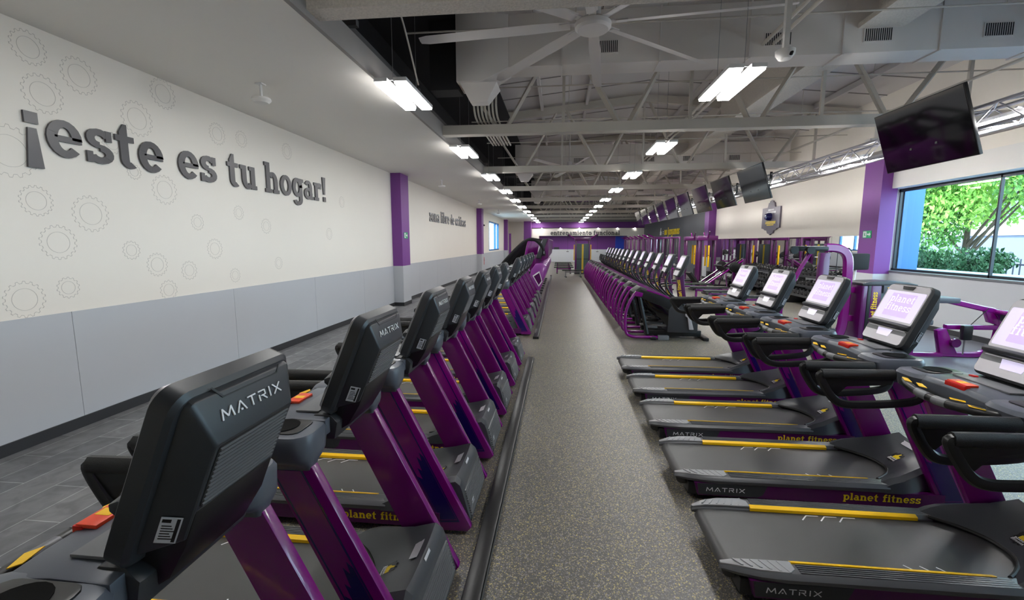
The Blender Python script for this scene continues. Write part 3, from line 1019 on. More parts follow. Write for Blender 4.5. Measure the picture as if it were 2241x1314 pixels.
tvt = get_tree(tv0)
tvl = ['black television cut off by the picture edge, hanging over the first treadmills', 'large black television hanging before the big window', 'black television reflecting blue daylight, next along the truss after the window', 'black television directly after the one reflecting blue daylight']
tv0.location = (5.66, 5.1, 3.8)
tv0['label'] = tvl[0]
for i, y in enumerate((7.98, 14.2, 16.7, 19.1, 21.5, 23.9, 26.3, 28.7, 31.1, 33.5)):
    lab = tvl[i + 1] if i < 3 else 'tilted black television over the ellipticals, %s along the truss from the camera' % ORD[i + 1]
    dup(tv0, (5.66, y, 3.8), None, lab, tvt)
# ------------------------------------------------------------------ treadmill (local x = forward, rear tip at x = 0)
TL = 2.22
def build_treadmill():
    t = thing('treadmill', 'treadmill', 'treadmill')
    # deck
    b = B()
    b.box(0.10, 2.12, -0.355, 0.355, 0.045, 0.15)
    b.obj('deck_frame', 'black', t, 0.01)
    for x, nm in ((0.22, 'foot'), (1.98, 'foot')):
        for y in (-0.3, 0.3):
            B().lathe([(0, 0), (0.035, 0), (0.035, 0.02), (0.015, 0.03), (0.015, 0.06), (0, 0.06)], 12, Matrix.Translation((x, y, 0))).obj('foot', 'rubber', t)
    # belt with its rounded tail
    pr = [(1.86, 0.192)] + [(0.075 + 0.052 * math.cos(a), 0.14 + 0.052 * math.sin(a)) for a in [R(90 + 18 * k) for k in range(11)]] + [(1.86, 0.088)]
    bl = B().prism(pr, 'y', -0.272, 0.272).obj('belt', 'belt', t)
    for x0, y0 in ((0.72, 0.2), (0.84, 0.2), (0.96, 0.2)):
        B().polys([_ln(0, 0, 0.05, 0.055, 0.008), _ln(0.05, 0.055, 0.13, 0.055, 0.008)], 0.001, Matrix.Translation((x0, y0, 0.1925))).obj('belt_marking', 'white_mark', bl, smooth=False)
    for k in range(3):
        B().polys([_ln(0, 0, -0.04, 0.05, 0.008)], 0.001, Matrix.Translation((1.12 + k * 0.09, -0.25, 0.1925))).obj('belt_marking', 'white_mark', bl, smooth=False)
    # side rails, swept back at the tail
    for sgn in (-1, 1):
        def sec(x, yo, zt):
            yi = 0.272
            return [(x, sgn * yi, 0.16), (x, sgn * yi, zt - 0.022), (x, sgn * (yi + 0.02), zt), (x, sgn * (yo - 0.025), zt), (x, sgn * yo, zt - 0.025), (x, sgn * (yo - 0.01), 0.165)]
        rail = B().loft([sec(0.0, 0.31, 0.196), sec(0.02, 0.325, 0.205), sec(0.09, 0.36, 0.213), sec(0.2, 0.39, 0.217), sec(0.34, 0.402, 0.218), sec(1.0, 0.402, 0.222), sec(1.6, 0.402, 0.226)])
        ro = rail.obj('side_rail', 'rail_grey', t, 0.004)
        tip = B()
        tip.loft([[(x, sgn * 0.28, zt), (x, sgn * yo, zt), (x, sgn * yo, zt - 0.012), (x, sgn * 0.28, zt - 0.012)] for x, yo, zt in ((0.004, 0.302, 0.203), (0.09, 0.338, 0.2195), (0.2, 0.368, 0.2235), (0.36, 0.378, 0.2245), (0.4, 0.345, 0.2245))])
        for k in range(6):
            x = 0.07 + k * 0.05
            w_ = 0.05 + 0.008 * k
            tip.prism([(x, sgn * 0.288), (x + 0.012, sgn * 0.288), (x + 0.05, sgn * (0.288 + w_)), (x + 0.038, sgn * (0.288 + w_))], 'z', 0.2195 + 0.001 * k, 0.2275)
        tip.obj('rail_tip', 'rail_tip', ro, 0.002)
        tread = B()
        for k in range(5):
            y = 0.305 + k * 0.016
            tread.box(0.42, 1.56, min(sgn * y, sgn * (y + 0.007)), max(sgn * y, sgn * (y + 0.007)), 0.2195, 0.2265)
        tread.obj('rail_tread', 'rail_grey', ro)
        st = B()
        st.loft([[(x, sgn * 0.266, 0.196), (x, sgn * 0.266, 0.2175), (x, sgn * 0.29, 0.2285), (x, sgn * 0.296, 0.2285), (x, sgn * 0.296, 0.196)] for x in (0.40, 1.5)])
        st.obj('stripe', 'yellow', ro)
        # coloured band below the rail
        yo, yi = sgn * 0.388, sgn * 0.35
        B().prism([(0.14, 0.165), (0.17, 0.06), (2.0, 0.05), (2.0, 0.165)], 'y', yi, yo).obj('side_panel', 'purple_deep', t)
        sp = B().prism([(0.16, 0.163), (0.175, 0.07), (0.63, 0.066), (0.67, 0.09), (0.7, 0.163)], 'y', sgn * 0.37, sgn * 0.3915).obj('side_plate', 'plastic_dark', t)
        if sgn < 0:
            put_text('lettering', 'MATRIX', 'white_mark', sp, (0.23, -0.3915, 0.098), (1, 0, 0), (0, 0, 1), 0.034, 0.001, cap_glyph, 0.30, gap=0.22)
            put_text('lettering', 'planet', 'yellow_text', t, (1.27, -0.388, 0.088), (1, 0, 0), (0, 0, 1), 0.042, 0.0015, glyph, 0.255)
            put_text('lettering', 'fitness', 'yellow_text', t, (1.56, -0.388, 0.088), (1, 0, 0), (0, 0, 1), 0.042, 0.0015, glyph, 0.27)
        else:
            put_text('lettering', 'MATRIX', 'white_mark', sp, (0.56, 0.3915, 0.098), (-1, 0, 0), (0, 0, 1), 0.034, 0.001, cap_glyph, 0.30, gap=0.22)
            put_text('lettering', 'planet', 'yellow_text', t, (1.83, 0.388, 0.088), (-1, 0, 0), (0, 0, 1), 0.042, 0.0015, glyph, 0.255)
            put_text('lettering', 'fitness', 'yellow_text', t, (1.54, 0.388, 0.088), (-1, 0, 0), (0, 0, 1), 0.042, 0.0015, glyph, 0.27)
    # motor hood: a scooped shell whose rear edge curves over the belt
    ys = [-0.402, -0.39, -0.34, -0.27, -0.2, -0.1, 0, 0.1, 0.2, 0.27, 0.34, 0.39, 0.402]
    rows = []
    for k in range(9):
        f = k / 8
        row = []
        for y in ys:
            e = abs(y) / 0.402
            xr = 1.56 + (0.24 * (1 - (min(abs(y), 0.3) / 0.3) ** 2))
            x = xr + (2.1 - xr) * f
            lim = 0.402 - 0.085 * max(0, min(1, (x - 1.7) / 0.25))
            yy = max(-lim, min(lim, y * (lim / 0.402)))
            z = 0.205 + 0.17 * f ** 0.8 + 0.035 * e ** 3 * f + (0.022 * e if f < 0.2 else 0.022 * e * (1 - f))
            if e > 0.96:
                z -= 0.02 + 0.02 * f
            if e >= 1.0:
                z = 0.166 if k < 8 else 0.12
            row.append((x, yy, z))
        rows.append(row)
    last = rows[-1]
    rows.append([(2.135, y, z - 0.03 if z > 0.13 else z) for _, y, z in last])
    rows.append([(2.15, y, max(0.12, z - 0.07) if z > 0.13 else z) for _, y, z in last])
    rows.append([(2.21, y, 0.07) for _, y, z in last])
    hood = B().grid(rows)
    hood.obj('motor_hood', 'hood', t, ang=30)
    edge = [(1.56 + (0.24 * (1 - (min(abs(y), 0.3) / 0.3) ** 2)), y * 0.99, 0.206 + 0.022 * abs(y) / 0.402) for y in [-0.29 + 0.029 * k for k in range(21)]]
    B().tube(edge, 0.012, 8).obj('hood_seal', 'rubber', t)
    gr = B()
    for k in range(11):
        f = 0.1 + k * 0.08
        x, z = 2.152 + 0.06 * f, 0.30 - 0.235 * f
        gr.box(x - 0.004, x + 0.012, -0.27, 0.27, z - 0.004, z + 0.005)
    gr.obj('front_grille', 'plastic_mid', t)
    B().box(2.146, 2.215, -0.285, 0.285, 0.055, 0.075).obj('front_lip', 'plastic_dark', t, 0.004)
    def hz(x, y):        # hood height, for the stickers that lie on it
        xr = 1.56 + 0.24 * (1 - (min(abs(y), 0.3) / 0.3) ** 2)
        f = (x - xr) / (2.1 - xr)
        return 0.205 + 0.17 * f ** 0.8 + 0.035 * (abs(y) / 0.402) ** 3 * f + 0.022 * (abs(y) / 0.402) * (1 - f)
    def on_hood(x, y, lift=0.003):
        a, c = hz(x, y), hz(x + 0.02, y)
        return frame((x, y, a + lift), (0, -1, 0), (0.02, 0, c - a))
    M = on_hood(1.9, 0.0, 0.004)
    bd = B().polys([gear_poly(0.062)], 0.002, M).obj('badge', 'black', t, smooth=False)
    Mt = M @ Matrix.Translation((0, 0.012, 0.0022))
    B().polys(thumb_polys(0.036), 0.001, Mt).obj('badge_hand', 'yellow_text', bd, smooth=False)
    bt = B()
    for txt, yy in (('planet', -0.026), ('fitness', -0.045)):
        ps, w = text_polys(txt, 0.012)
        bt.polys([[(x - w / 2, y) for x, y in p] for p in ps], 0.001, M @ Matrix.Translation((0, yy, 0.0022)))
    bt.obj('badge_text', 'white_mark', bd, smooth=False)
    M = on_hood(2.045, 0.1, 0.004)
    B().polys([[(-0.1, -0.025), (0.1, -0.025), (0.1, 0.025), (-0.06, 0.025), (-0.1, -0.0)]], 0.002, M).obj('serial_plate', 'silver', t, smooth=False)
    B().polys([[(-0.045, -0.03), (0.045, -0.03), (0.045, 0.03), (-0.045, 0.03)]], 0.001, frame((2.128, 0.03, 0.345), (0, -1, 0), (0.5, 0, -1))).obj('sticker', 'paper', t, smooth=False)
    B().polys([[(-0.03, -0.02), (0.03, -0.02), (0.03, 0.02), (-0.03, 0.02)]], 0.001, frame((2.2, -0.16, 0.15), (0, 1, 0), (-0.2, 0, 1))).obj('sticker', 'paper', t, smooth=False)
    # uprights: leaning plates with an inlaid decal
    base = [(2.0, 0.03), (2.2, 0.03), (2.228, 0.06), (1.69, 1.12), (1.47, 1.12)]
    def lerp(a, c, f):
        return (a[0] + (c[0] - a[0]) * f, a[1] + (c[1] - a[1]) * f)
    for sgn in (-1, 1):
        up = B().prism(base, 'y', sgn * 0.325, sgn * 0.38).obj('upright', 'purple', t, 0.007)
        bl_, br, tl_, tr = (2.0, 0.06), (2.2, 0.075), (1.47, 1.1), (1.69, 1.1)
        def q(f, s):
            return lerp(lerp(bl_, tl_, f), lerp(br, tr, f), s)
        d0, d1 = sgn * 0.38, sgn * 0.3815
        B().prism([q(0.03, 0.1), q(0.03, 0.8), q(0.97, 0.8), q(0.97, 0.1)], 'y', d0, d1).obj('decal_border', 'blue_decal', up, smooth=False)
        B().prism([q(0.045, 0.15), q(0.045, 0.755), q(0.955, 0.755), q(0.955, 0.15)], 'y', d1, sgn * 0.3825).obj('decal', 'purple', up, smooth=False)
        B().prism([q(0.05, 0.16), q(0.05, 0.75), q(0.5, 0.75), q(0.53, 0.66), q(0.47, 0.6), q(0.5, 0.5), q(0.4, 0.43), q(0.42, 0.32), q(0.34, 0.3), q(0.36, 0.16)], 'y', sgn * 0.3825, sgn * 0.3835).obj('decal_blue', 'blue_decal', up, smooth=False)
        # grey casting that carries the cup holder
        def ring(z, x0, x1, y0, y1, rr):
            return [(x, sgn * y, z) for x, y in rrect(x0, x1, y0, y1, rr, 4)]
        pod = B().loft([ring(1.06, 1.485, 1.71, 0.31, 0.388, 0.02), ring(1.085, 1.46, 1.715, 0.30, 0.40, 0.03), ring(1.105, 1.41, 1.725, 0.265, 0.43, 0.05),
                        ring(1.13, 1.37, 1.73, 0.225, 0.452, 0.07), ring(1.215, 1.35, 1.735, 0.205, 0.458, 0.08), ring(1.238, 1.365, 1.725, 0.215, 0.448, 0.08), ring(1.244, 1.39, 1.70, 0.235, 0.43, 0.07)])
        po = pod.obj('support_arm', 'plastic_grey', t)
        B().loft([[(x, sgn * y, z) for x, y in rrect(1.44, 1.675, 0.255, 0.42, 0.04, 3)] for z in (1.24, 1.25)]).obj('holder_plate', 'black', po, 0.003)
        M = Matrix.Translation((1.56, sgn * 0.338, 1.2515))
        B().lathe([(0.0, 0.0005), (0.05, 0.0005), (0.074, 0.002), (0.074, 0.0008), (0.06, 0.0)], 20, M).obj('cup_shade_disc', 'cup_hole_shade', po)  # flat black disc; the hole's inner shade is put into its colour
        B().cyl((1.64, sgn * 0.302, 1.09), (1.64, sgn * 0.316, 1.09), 0.013, 10).obj('bolt', 'chrome', po)
        # handrail: a bent loop, thick on top
        hb = bez([(1.36, sgn * 0.43, 1.178), (1.2, sgn * 0.428, 1.176), (1.0, sgn * 0.425, 1.174), (0.88, sgn * 0.423, 1.172)], 3)
        hr = B().tube(hb, 0.034, 10, 0.85, 1.15).obj('handrail', 'grip', t)
        lo = bez([(0.885, sgn * 0.423, 1.172), (0.872, sgn * 0.423, 1.16), (0.9, sgn * 0.42, 1.1), (0.97, sgn * 0.415, 1.0), (1.04, sgn * 0.41, 0.965), (1.15, sgn * 0.408, 0.962), (1.4, sgn * 0.4, 0.985), (1.5, sgn * 0.385, 1.02), (1.53, sgn * 0.37, 1.1)], 4)
        B().tube(lo, 0.026, 8, 0.9, 1.15).obj('handrail_loop', 'black', hr)
        web = [(0.885, 1.165), (0.93, 1.075), (0.985, 1.02), (1.05, 1.09), (1.34, 1.11), (1.36, 1.165)]
        B().prism(web, 'y', sgn * 0.41, sgn * 0.436).obj('handrail_web', 'black', hr, 0.006)
    # tray between the pods, with stop button and console base
    def tr_(x, z):
        return [(x, y, z + 0.012 * (1 - (y / 0.25) ** 2)) for y in (-0.25, -0.15, 0, 0.15, 0.25)] + [(x, y, z - 0.075) for y in (0.25, 0, -0.25)]
    tray = B().loft([tr_(1.385, 1.212), tr_(1.41, 1.238), tr_(1.55, 1.25), tr_(1.72, 1.245)]).obj('tray', 'plastic_grey', t, 0.006)
    B().box(1.53, 1.65, -0.185, 0.185, 1.2555, 1.2665).obj('tray_recess', 'plastic_mid', tray, 0.004)
    B().box(1.395, 1.43, -0.07, 0.07, 1.22, 1.262, bev=0.008).obj('stop_bar', 'red', tray)
    B().box(1.405, 1.475, -0.066, 0.066, 1.2525, 1.266, bev=0.004).obj('stop_button', 'orange_red', tray)
    B().box(1.415, 1.465, -0.018, 0.018, 1.266, 1.267).obj('stop_symbol', 'yellow', tray)
    # heart rate grip
    gp = [(1.42, -0.36, 1.18), (1.36, -0.32, 1.18), (1.31, -0.24, 1.175), (1.285, -0.12, 1.165), (1.28, 0, 1.16), (1.285, 0.12, 1.165), (1.31, 0.24, 1.175), (1.36, 0.32, 1.18), (1.42, 0.36, 1.18)]
    pg = B().tube(bez(gp, 4), 0.026, 10).obj('pulse_grip', 'black', t)
    for y in (-0.15, 0.15):
        B().tube(bez([(1.284, y * 0.75, 1.1645), (1.281, y * 0.45, 1.162), (1.28, y * 0.15, 1.1605)], 4), 0.0272, 10).obj('pulse_sensor', 'plastic_mid', pg)
    for y, sg in ((-0.25, -1), (-0.13, -1), (0.13, 1), (0.25, 1)):
        B().polys([[(-0.05, -0.012), (0.03, -0.018), (0.05, 0.006), (-0.02, 0.018)]], 0.003, frame((1.312, y, 1.2), (0.25, sg * 0.95, 0.05), (-0.95, sg * 0.25, 0))).obj('warning_label', 'yellow_label', pg, smooth=False)
    # console, built upright and then leaned
    lean = Vector((0.205, 0, 0.478)).normalized()
    nrm = Vector((-lean.z, 0, lean.x))
    M = Matrix(((0, lean.x, nrm.x), (-1, 0, 0), (0, lean.z, nrm.z))).to_4x4()      # a: to the user's right, b: up the lean, c: towards the user
    M.translation = Vector((1.695, 0, 1.268))
    def cp(a, b_, c):
        return M @ Vector((a, b_, c))
    HH = 0.53
    def crown(pts):
        return [(a, b_ + (0.022 * (1 - (a / 0.27) ** 2) if b_ > 0.3 else 0)) for a, b_ in pts]
    out = crown(rrect(-0.236, 0.236, 0.0, HH - 0.02, 0.05, 5))
    outi = crown(rrect(-0.225, 0.225, 0.014, HH - 0.034, 0.045, 5))
    cs = B().loft([[cp(a, b_, c) for a, b_ in p] for p, c in ((outi, 0.028), (out, 0.018), (out, -0.03), (outi, -0.042))]).obj('console', 'plastic_dark', t)
    # rear cover: chamfered box that narrows down to the neck
    rr = lambda x, b0, b1, r_: rrect(-x, x, b0, b1, r_, 3)
    bc = B().loft([[cp(a, b_, c) for a, b_ in p] for p, c in ((rr(0.208, 0.03, HH - 0.024, 0.03), -0.035), (rr(0.203, 0.05, HH - 0.03, 0.02), -0.055), (rr(0.165, 0.10, HH - 0.125, 0.012), -0.125), (rr(0.16, 0.105, HH - 0.13, 0.01), -0.128))])
    bo = bc.obj('back_cover', 'plastic_dark', cs, 0.003, ang=22)
    B().loft([[cp(a, b_, c) for a, b_ in rr(0.15, 0.2, HH - 0.14, 0.01)] for c in (-0.126, -0.1295)]).obj('grille_panel', 'black', cs)
    gb = B()
    for k in range(13):
        b_ = 0.208 + k * 0.0142
        for a0, a1 in ((-0.145, 0.145),):
            gb.loft([[cp(a, bb, c) for a, bb in ((a0, b_), (a1, b_), (a1, b_ + 0.005), (a0, b_ + 0.005))] for c in (-0.128, -0.134)])
    gb.obj('back_grille', 'plastic_mid', cs)
    # brand name on the chamfer under the top edge
    p0, p1 = cp(0, HH - 0.03, -0.055), cp(0, HH - 0.125, -0.125)
    put_text('lettering', 'MATRIX', 'white_mark', cs, p0 * 0.38 + p1 * 0.62 + (p1 - p0).cross(Vector((0, 1, 0))).normalized() * 0.0005, (0, 1, 0), p0 - p1, 0.03, 0.003, cap_glyph, 0.25, True, gap=0.22)
    Mg = frame(p0 * 0.86 + p1 * 0.14, (0, 1, 0), p0 - p1)
    B().polys([_r(-0.1, 0.0, 0.13, 0.004), [(-0.13, 0.035), (-0.1, 0.0), (-0.094, 0.002), (-0.124, 0.037)], [(0.13, 0.0), (0.15, 0.02), (0.147, 0.024), (0.127, 0.004)]], 0.0015, Mg).obj('cover_groove', 'black', cs, smooth=False)
    ng = B()
    ng.loft([[cp(a, b_, c) for a, b_, c in ring_] for ring_ in (
        [(-0.158, 0.195, -0.132), (0.158, 0.195, -0.132), (0.17, 0.195, -0.03), (-0.17, 0.195, -0.03)],
        [(-0.158, 0.08, -0.134), (0.158, 0.08, -0.134), (0.18, 0.08, -0.03), (-0.18, 0.08, -0.03)],
        [(-0.15, -0.04, -0.115), (0.15, -0.04, -0.115), (0.17, -0.04, 0.0), (-0.17, -0.04, 0.0)],
        [(-0.15, -0.14, -0.05), (0.15, -0.14, -0.05), (0.16, -0.12, 0.02), (-0.16, -0.12, 0.02)])])
    ng.obj('console_neck', 'black', t, 0.012)
    B().prism([(1.58, 1.2), (1.66, 1.13), (1.74, 1.13), (1.76, 1.22), (1.72, 1.26), (1.64, 1.26)], 'y', -0.21, 0.21).obj('neck_cover', 'plastic_dark', t, 0.015)
    # side sticker on the rear cover's flank
    Ms = frame(cp(0.187, 0.14, -0.0925), (M.to_3x3() @ Vector((-0.04, 0, -0.07))), lean)
    B().polys([[(-0.024, -0.04), (0.024, -0.04), (0.024, 0.04), (-0.024, 0.04)]], 0.0015, Ms).obj('sticker', 'paper', cs, smooth=False)
    B().polys([_r(-0.018, 0.012 - 0.008 * k, 0.004 + 0.004 * (k % 3), 0.015 - 0.008 * k) for k in range(6)] + [_r(-0.02, 0.024, 0.0, 0.034), _r(0.012, -0.036, 0.02, 0.036)], 0.0005, Ms @ Matrix.Translation((0, 0, 0.0016))).obj('sticker_print', 'black', cs, smooth=False)
    # user's face: silver bezel, screen, shelf, keypad
    bz = B().loft([[cp(a, b_, c) for a, b_ in crown(rrect(-0.217, 0.217, 0.175, HH - 0.035, 0.03, 4))] for c in (0.026, 0.034)]).obj('bezel', 'silver', cs)
    sc_ = B().loft([[cp(a, b_, c) for a, b_ in rrect(-0.205, 0.205, 0.205, HH - 0.075, 0.01, 2)] for c in (0.034, 0.0352)]).obj('screen', 'bezel_screen', cs)
    sl = B().loft([[cp(a, b_, c) for a, b_ in rrect(-0.13, 0.13, 0.235, HH - 0.095, 0.005, 1)] for c in (0.0352, 0.0356)]).obj('screen_picture', 'screen_lilac', cs)
    for txt, b_ in (('planet', 0.36), ('fitness', 0.285)):
        put_text('screen_text', txt, 'screen_white', cs, cp(0, b_, 0.0357), (0, -1, 0), lean, 0.045, 0.0004, glyph, 0.25 if txt == 'planet' else 0.26, True)
    B().loft([[cp(a, b_, c) for a, b_ in ((-0.065, HH - 0.028), (-0.05, HH - 0.058), (0.05, HH - 0.058), (0.065, HH - 0.028))] for c in (0.03, 0.04)]).obj('fan_vent', 'black', cs, 0.002)
    sh = B()
    sh.loft([[cp(a, b_, c) for b_, c in ((0.19, 0.02), (0.185, 0.05 + d), (0.165, 0.07 + d), (0.148, 0.062 + d), (0.14, 0.02))] for a, d in ((-0.22, -0.012), (-0.12, 0.004), (0.12, 0.004), (0.22, -0.012))])
    sh.obj('reading_shelf', 'plastic_dark', cs, 0.004)
    B().loft([[cp(a, b_, c) for a, b_ in rrect(-0.215, 0.215, 0.015, 0.135, 0.025, 3)] for c in (0.026, 0.036)]).obj('keypad', 'silver', cs)
    B().loft([[cp(a, b_, c) for a, b_ in ((-0.08, 0.125), (-0.065, 0.065), (0.065, 0.065), (0.08, 0.125))] for c in (0.036, 0.0385)]).obj('keypad_button', 'bezel_screen', cs)
    B().loft([[cp(a, b_, c) for a, b_ in rrect(-0.215, 0.215, 0.095, 0.13, 0.01, 2)] for c in (0.0355, 0.0368)]).obj('keypad_strip', 'plastic_mid', cs)
    # red clip of the safety cord
    B().box(1.60, 1.63, 0.12, 0.16, 1.254, 1.275, bev=0.006).obj('safety_clip', 'red', tray)
    return t

PITCH = 1.068
tm = build_treadmill()
tm_tree = get_tree(tm)
XL = -0.612 - TL
LP = 1.1
left_near = 'purple treadmill by the big wall lettering, %s in its row counted from the camera'
left_far = 'purple treadmill behind the row gap before the stair climbers, %s counted from the camera'
right_row = 'purple treadmill under the hanging televisions with its screen facing the aisle, %s from the camera'
tm.location = (XL, 3.31 - 2 * LP + 0.05, 0)
tm['label'] = left_near % ORD[0]
tm['group'] = 'treadmills along the lettered wall'
for i in range(1, 7):
    dup(tm, (XL, 3.31 + (i - 2) * LP, 0), None, left_near % ORD[i], tm_tree)
for i in range(6):
    o = dup(tm, (XL, 10.3 + i * LP, 0), None, left_far % ORD[i], tm_tree)
    o['group'] = 'treadmills before the stair climbers'
for i in range(6):
    o = dup(tm, (0.98, 2.867 + (i - 1) * PITCH, 0), None, right_row % ORD[i], tm_tree)
    o['group'] = 'treadmills under the televisions'

# black cable channels on the floor in front of the two rows
for y0, y1, lab in ((-1.0, 7.85, 'black cable channel on the floor in front of the lettered-wall treadmills'), (9.6, 27.4, 'black cable channel on the floor in front of the stair climbers')):
    r_ = thing('cable_channel', lab, 'cable channel', (-0.47, (y0 + y1) / 2, 0), 0, 'floor cable channels')
    h = (y1 - y0) / 2
    B().prism([(-0.075, 0), (0.045, 0), (0.04, 0.05), (0.03, 0.055), (-0.06, 0.055), (-0.07, 0.05)], 'y', -h, h).obj('duct_body', 'black', r_)
    B().box(0.0455, 0.0485, -h, h, 0.004, 0.04).obj('duct_cover', 'plastic_dark', r_)
    B().box(-0.077, 0.047, -h - 0.02, -h, 0, 0.056).obj('end_cap', 'black', r_, 0.005)
    if y0 > 5:
        B().box(-0.05, 0.03, h - 0.1, h, 0.056, 0.14).obj('outlet_box', 'steel', r_, 0.006)
# ------------------------------------------------------------------ ellipticals (local x = forward, y across, rear tube at x = 0)
def build_elliptical():
    t = thing('elliptical_trainer', 'x', 'elliptical', (0, 0, 0), 0, 'ellipticals across the aisle')
    for sgn in (-1, 1):
        y = sgn * 0.30
        p = bez([(0.78, y, 0.055), (0.4, y, 0.055), (0.18, y, 0.06), (0.05, y, 0.14), (0.02, y, 0.35), (0.03, y, 0.6), (0.10, y * 0.98, 0.82), (0.20, y * 0.93, 1.0)], 5)
        fr = B().tube(p, 0.034, 10).obj('frame_tube', 'purple', t)
        B().box(0.72, 0.95, y - 0.06, y + 0.06, 0.0, 0.1, bev=0.02).obj('frame_shoe', 'plastic_mid', fr)
        B().prism([(0.16, 0.96), (0.22, 1.06), (0.38, 1.02), (0.36, 0.93)], 'y', y * 0.86, y * 1.02).obj('gusset', 'purple', fr, 0.01)
        B().tube([(0.30, y * 0.9, 0.98), (0.40, y * 0.9, 0.55), (0.50, y * 0.9, 0.12)], 0.032, 6, 0.8, 1.3).obj('rear_post', 'black', t)
        # foot arm, pedal, crank and moving handle
        ax = 0.1 * sgn
        arm = B().tube(bez([(0.42, y * 0.7, 0.30 - ax * 0.6), (0.8, y * 0.62, 0.31), (1.15, y * 0.55, 0.36 + ax * 0.8)], 4), 0.028, 8, 0.8, 1.2).obj('pedal_arm', 'steel', t)
        B().prism(rrect(0.45, 0.83, min(y * 0.95, y * 0.4), max(y * 0.95, y * 0.4), 0.05), 'z', 0.335, 0.375).obj('pedal', 'rubber', arm, 0.006)
        B().prism([(1.27, 0.60), (1.34, 0.62), (1.39, 0.58), (1.38, 0.52), (1.46, 0.24), (1.36, 0.24), (1.32, 0.5), (1.27, 0.53)], 'y', sgn * 0.305, sgn * 0.34).obj('crank_arm', 'silver', t, 0.012)
        hd = B().tube(bez([(1.32, y * 0.95, 0.72), (1.12, y * 1.05, 0.86), (0.92, y * 1.12, 1.05), (0.84, y * 1.05, 1.25), (0.9, y * 0.95, 1.45)], 6), 0.02, 8).obj('moving_handle', 'black', t)
        B().tube(bez([(0.838, y * 1.05, 1.24), (0.855, y * 1.0, 1.34), (0.9, y * 0.95, 1.46)], 4), 0.026, 8).obj('handle_grip', 'rubber', hd)
        B().tube(bez([(1.02, y * 0.5, 1.2), (0.88, y * 0.7, 1.17), (0.80, y * 0.6, 1.16)], 4), 0.018, 8).obj('fixed_grip', 'rubber', t)
    B().cyl((0.03, -0.30, 0.3), (0.03, 0.30, 0.3), 0.026, 10).obj('cross_tube', 'purple', t)
    # sloping shroud
    sh = B()
    for_ring = []
    for x, z0, z1, wy in ((0.18, 0.93, 1.03, 0.285), (0.33, 0.92, 1.145, 0.30), (0.6, 0.80, 1.06, 0.30), (0.95, 0.66, 0.93, 0.28), (1.15, 0.6, 0.84, 0.25)):
        for_ring.append([(x, -wy, z0), (x, -wy, z1 - 0.05), (x, -wy + 0.05, z1), (x, wy - 0.05, z1), (x, wy, z1 - 0.05), (x, wy, z0)])
    sh.loft(for_ring)
    so = sh.obj('shroud', 'black', t, 0.008)
    for sgn in (-1, 1):
        B().tube([(0.45, sgn * 0.29, 1.085), (0.8, sgn * 0.285, 0.97), (1.16, sgn * 0.25, 0.80)], 0.022, 6).obj('shroud_stripe', 'purple', so)
        B().prism([(0.42, 0.92), (1.1, 0.66), (1.1, 0.34), (0.92, 0.3), (0.62, 0.62)], 'y', sgn * 0.25, sgn * 0.275).obj('shroud_side', 'black_gloss', so, 0.01)
    # drive housing
    dh = B()
    dh.loft([[(x, y, z) for x, z in pr] for y, pr in ((-0.28, [(0.92, 0.16), (0.92, 0.7), (1.05, 0.80), (1.45, 0.74), (1.56, 0.58), (1.56, 0.16)]), (0.28, [(0.92, 0.16), (0.92, 0.7), (1.05, 0.80), (1.45, 0.74), (1.56, 0.58), (1.56, 0.16)]))])
    dh.obj('drive_housing', 'plastic_dark', t, 0.03)
    B().box(0.5, 1.68, -0.12, 0.12, 0.05, 0.18).obj('base_rail', 'black', t, 0.01)
    for x in (1.72, 0.62):
        B().box(x - 0.06, x + 0.06, -0.36, 0.36, 0.0, 0.07, bev=0.02).obj('base_foot', 'black', t)
    # mast and console
    mast = B().loft([[(x - 0.07, -0.09, z), (x + 0.07, -0.09, z), (x + 0.07, 0.09, z), (x - 0.07, 0.09, z)] for x, z in ((1.30, 0.70), (1.24, 1.05), (1.20, 1.42))]).obj('mast', 'purple_deep', t, 0.012)
    put_text('lettering', 'planet fitness', 'yellow_text', mast, (1.26, -0.0915, 0.84), (-0.1, 0, 0.6), (-0.6, 0, -0.1), 0.055, 0.002, glyph, 0.46)
    lean = Vector((0.19, 0, 0.46)).normalized()
    nrm = Vector((-lean.z, 0, lean.x))
    M = Matrix(((0, lean.x, nrm.x), (-1, 0, 0), (0, lean.z, nrm.z))).to_4x4()
    M.translation = Vector((1.12, 0, 1.36))
    cp = lambda a, b_, c: M @ Vector((a, b_, c))
    cs = B().loft([[cp(a, b_, c) for a, b_ in rrect(-w_, w_, lo, hi, 0.05, 4)] for c, w_, lo, hi in ((0.025, 0.215, 0.01, 0.49), (0.012, 0.225, 0.0, 0.50), (-0.03, 0.225, 0.0, 0.50), (-0.08, 0.16, 0.06, 0.43))]).obj('console', 'plastic_dark', t)
    B().loft([[cp(a, b_, c) for a, b_ in rrect(-0.19, 0.19, 0.19, 0.47, 0.02, 3)] for c in (0.024, 0.031)]).obj('bezel', 'silver', cs)
    B().loft([[cp(a, b_, c) for a, b_ in rrect(-0.16, 0.16, 0.21, 0.43, 0.01, 2)] for c in (0.031, 0.033)]).obj('screen', 'bezel_screen', cs)
    B().loft([[cp(a, b_, c) for b_, c in ((0.18, 0.02), (0.17, 0.06), (0.15, 0.055), (0.14, 0.02))] for a in (-0.19, 0.19)]).obj('reading_shelf', 'plastic_dark', cs)
    B().loft([[cp(a, b_, c) for a, b_ in rrect(-0.17, 0.17, 0.02, 0.13, 0.02, 3)] for c in (0.024, 0.031)]).obj('keypad', 'silver', cs)
    return t
el = build_elliptical()
et = get_tree(el)
ell = 'low purple elliptical trainer with a sloping black shroud, %s from the aisle gap behind the television-side treadmills'
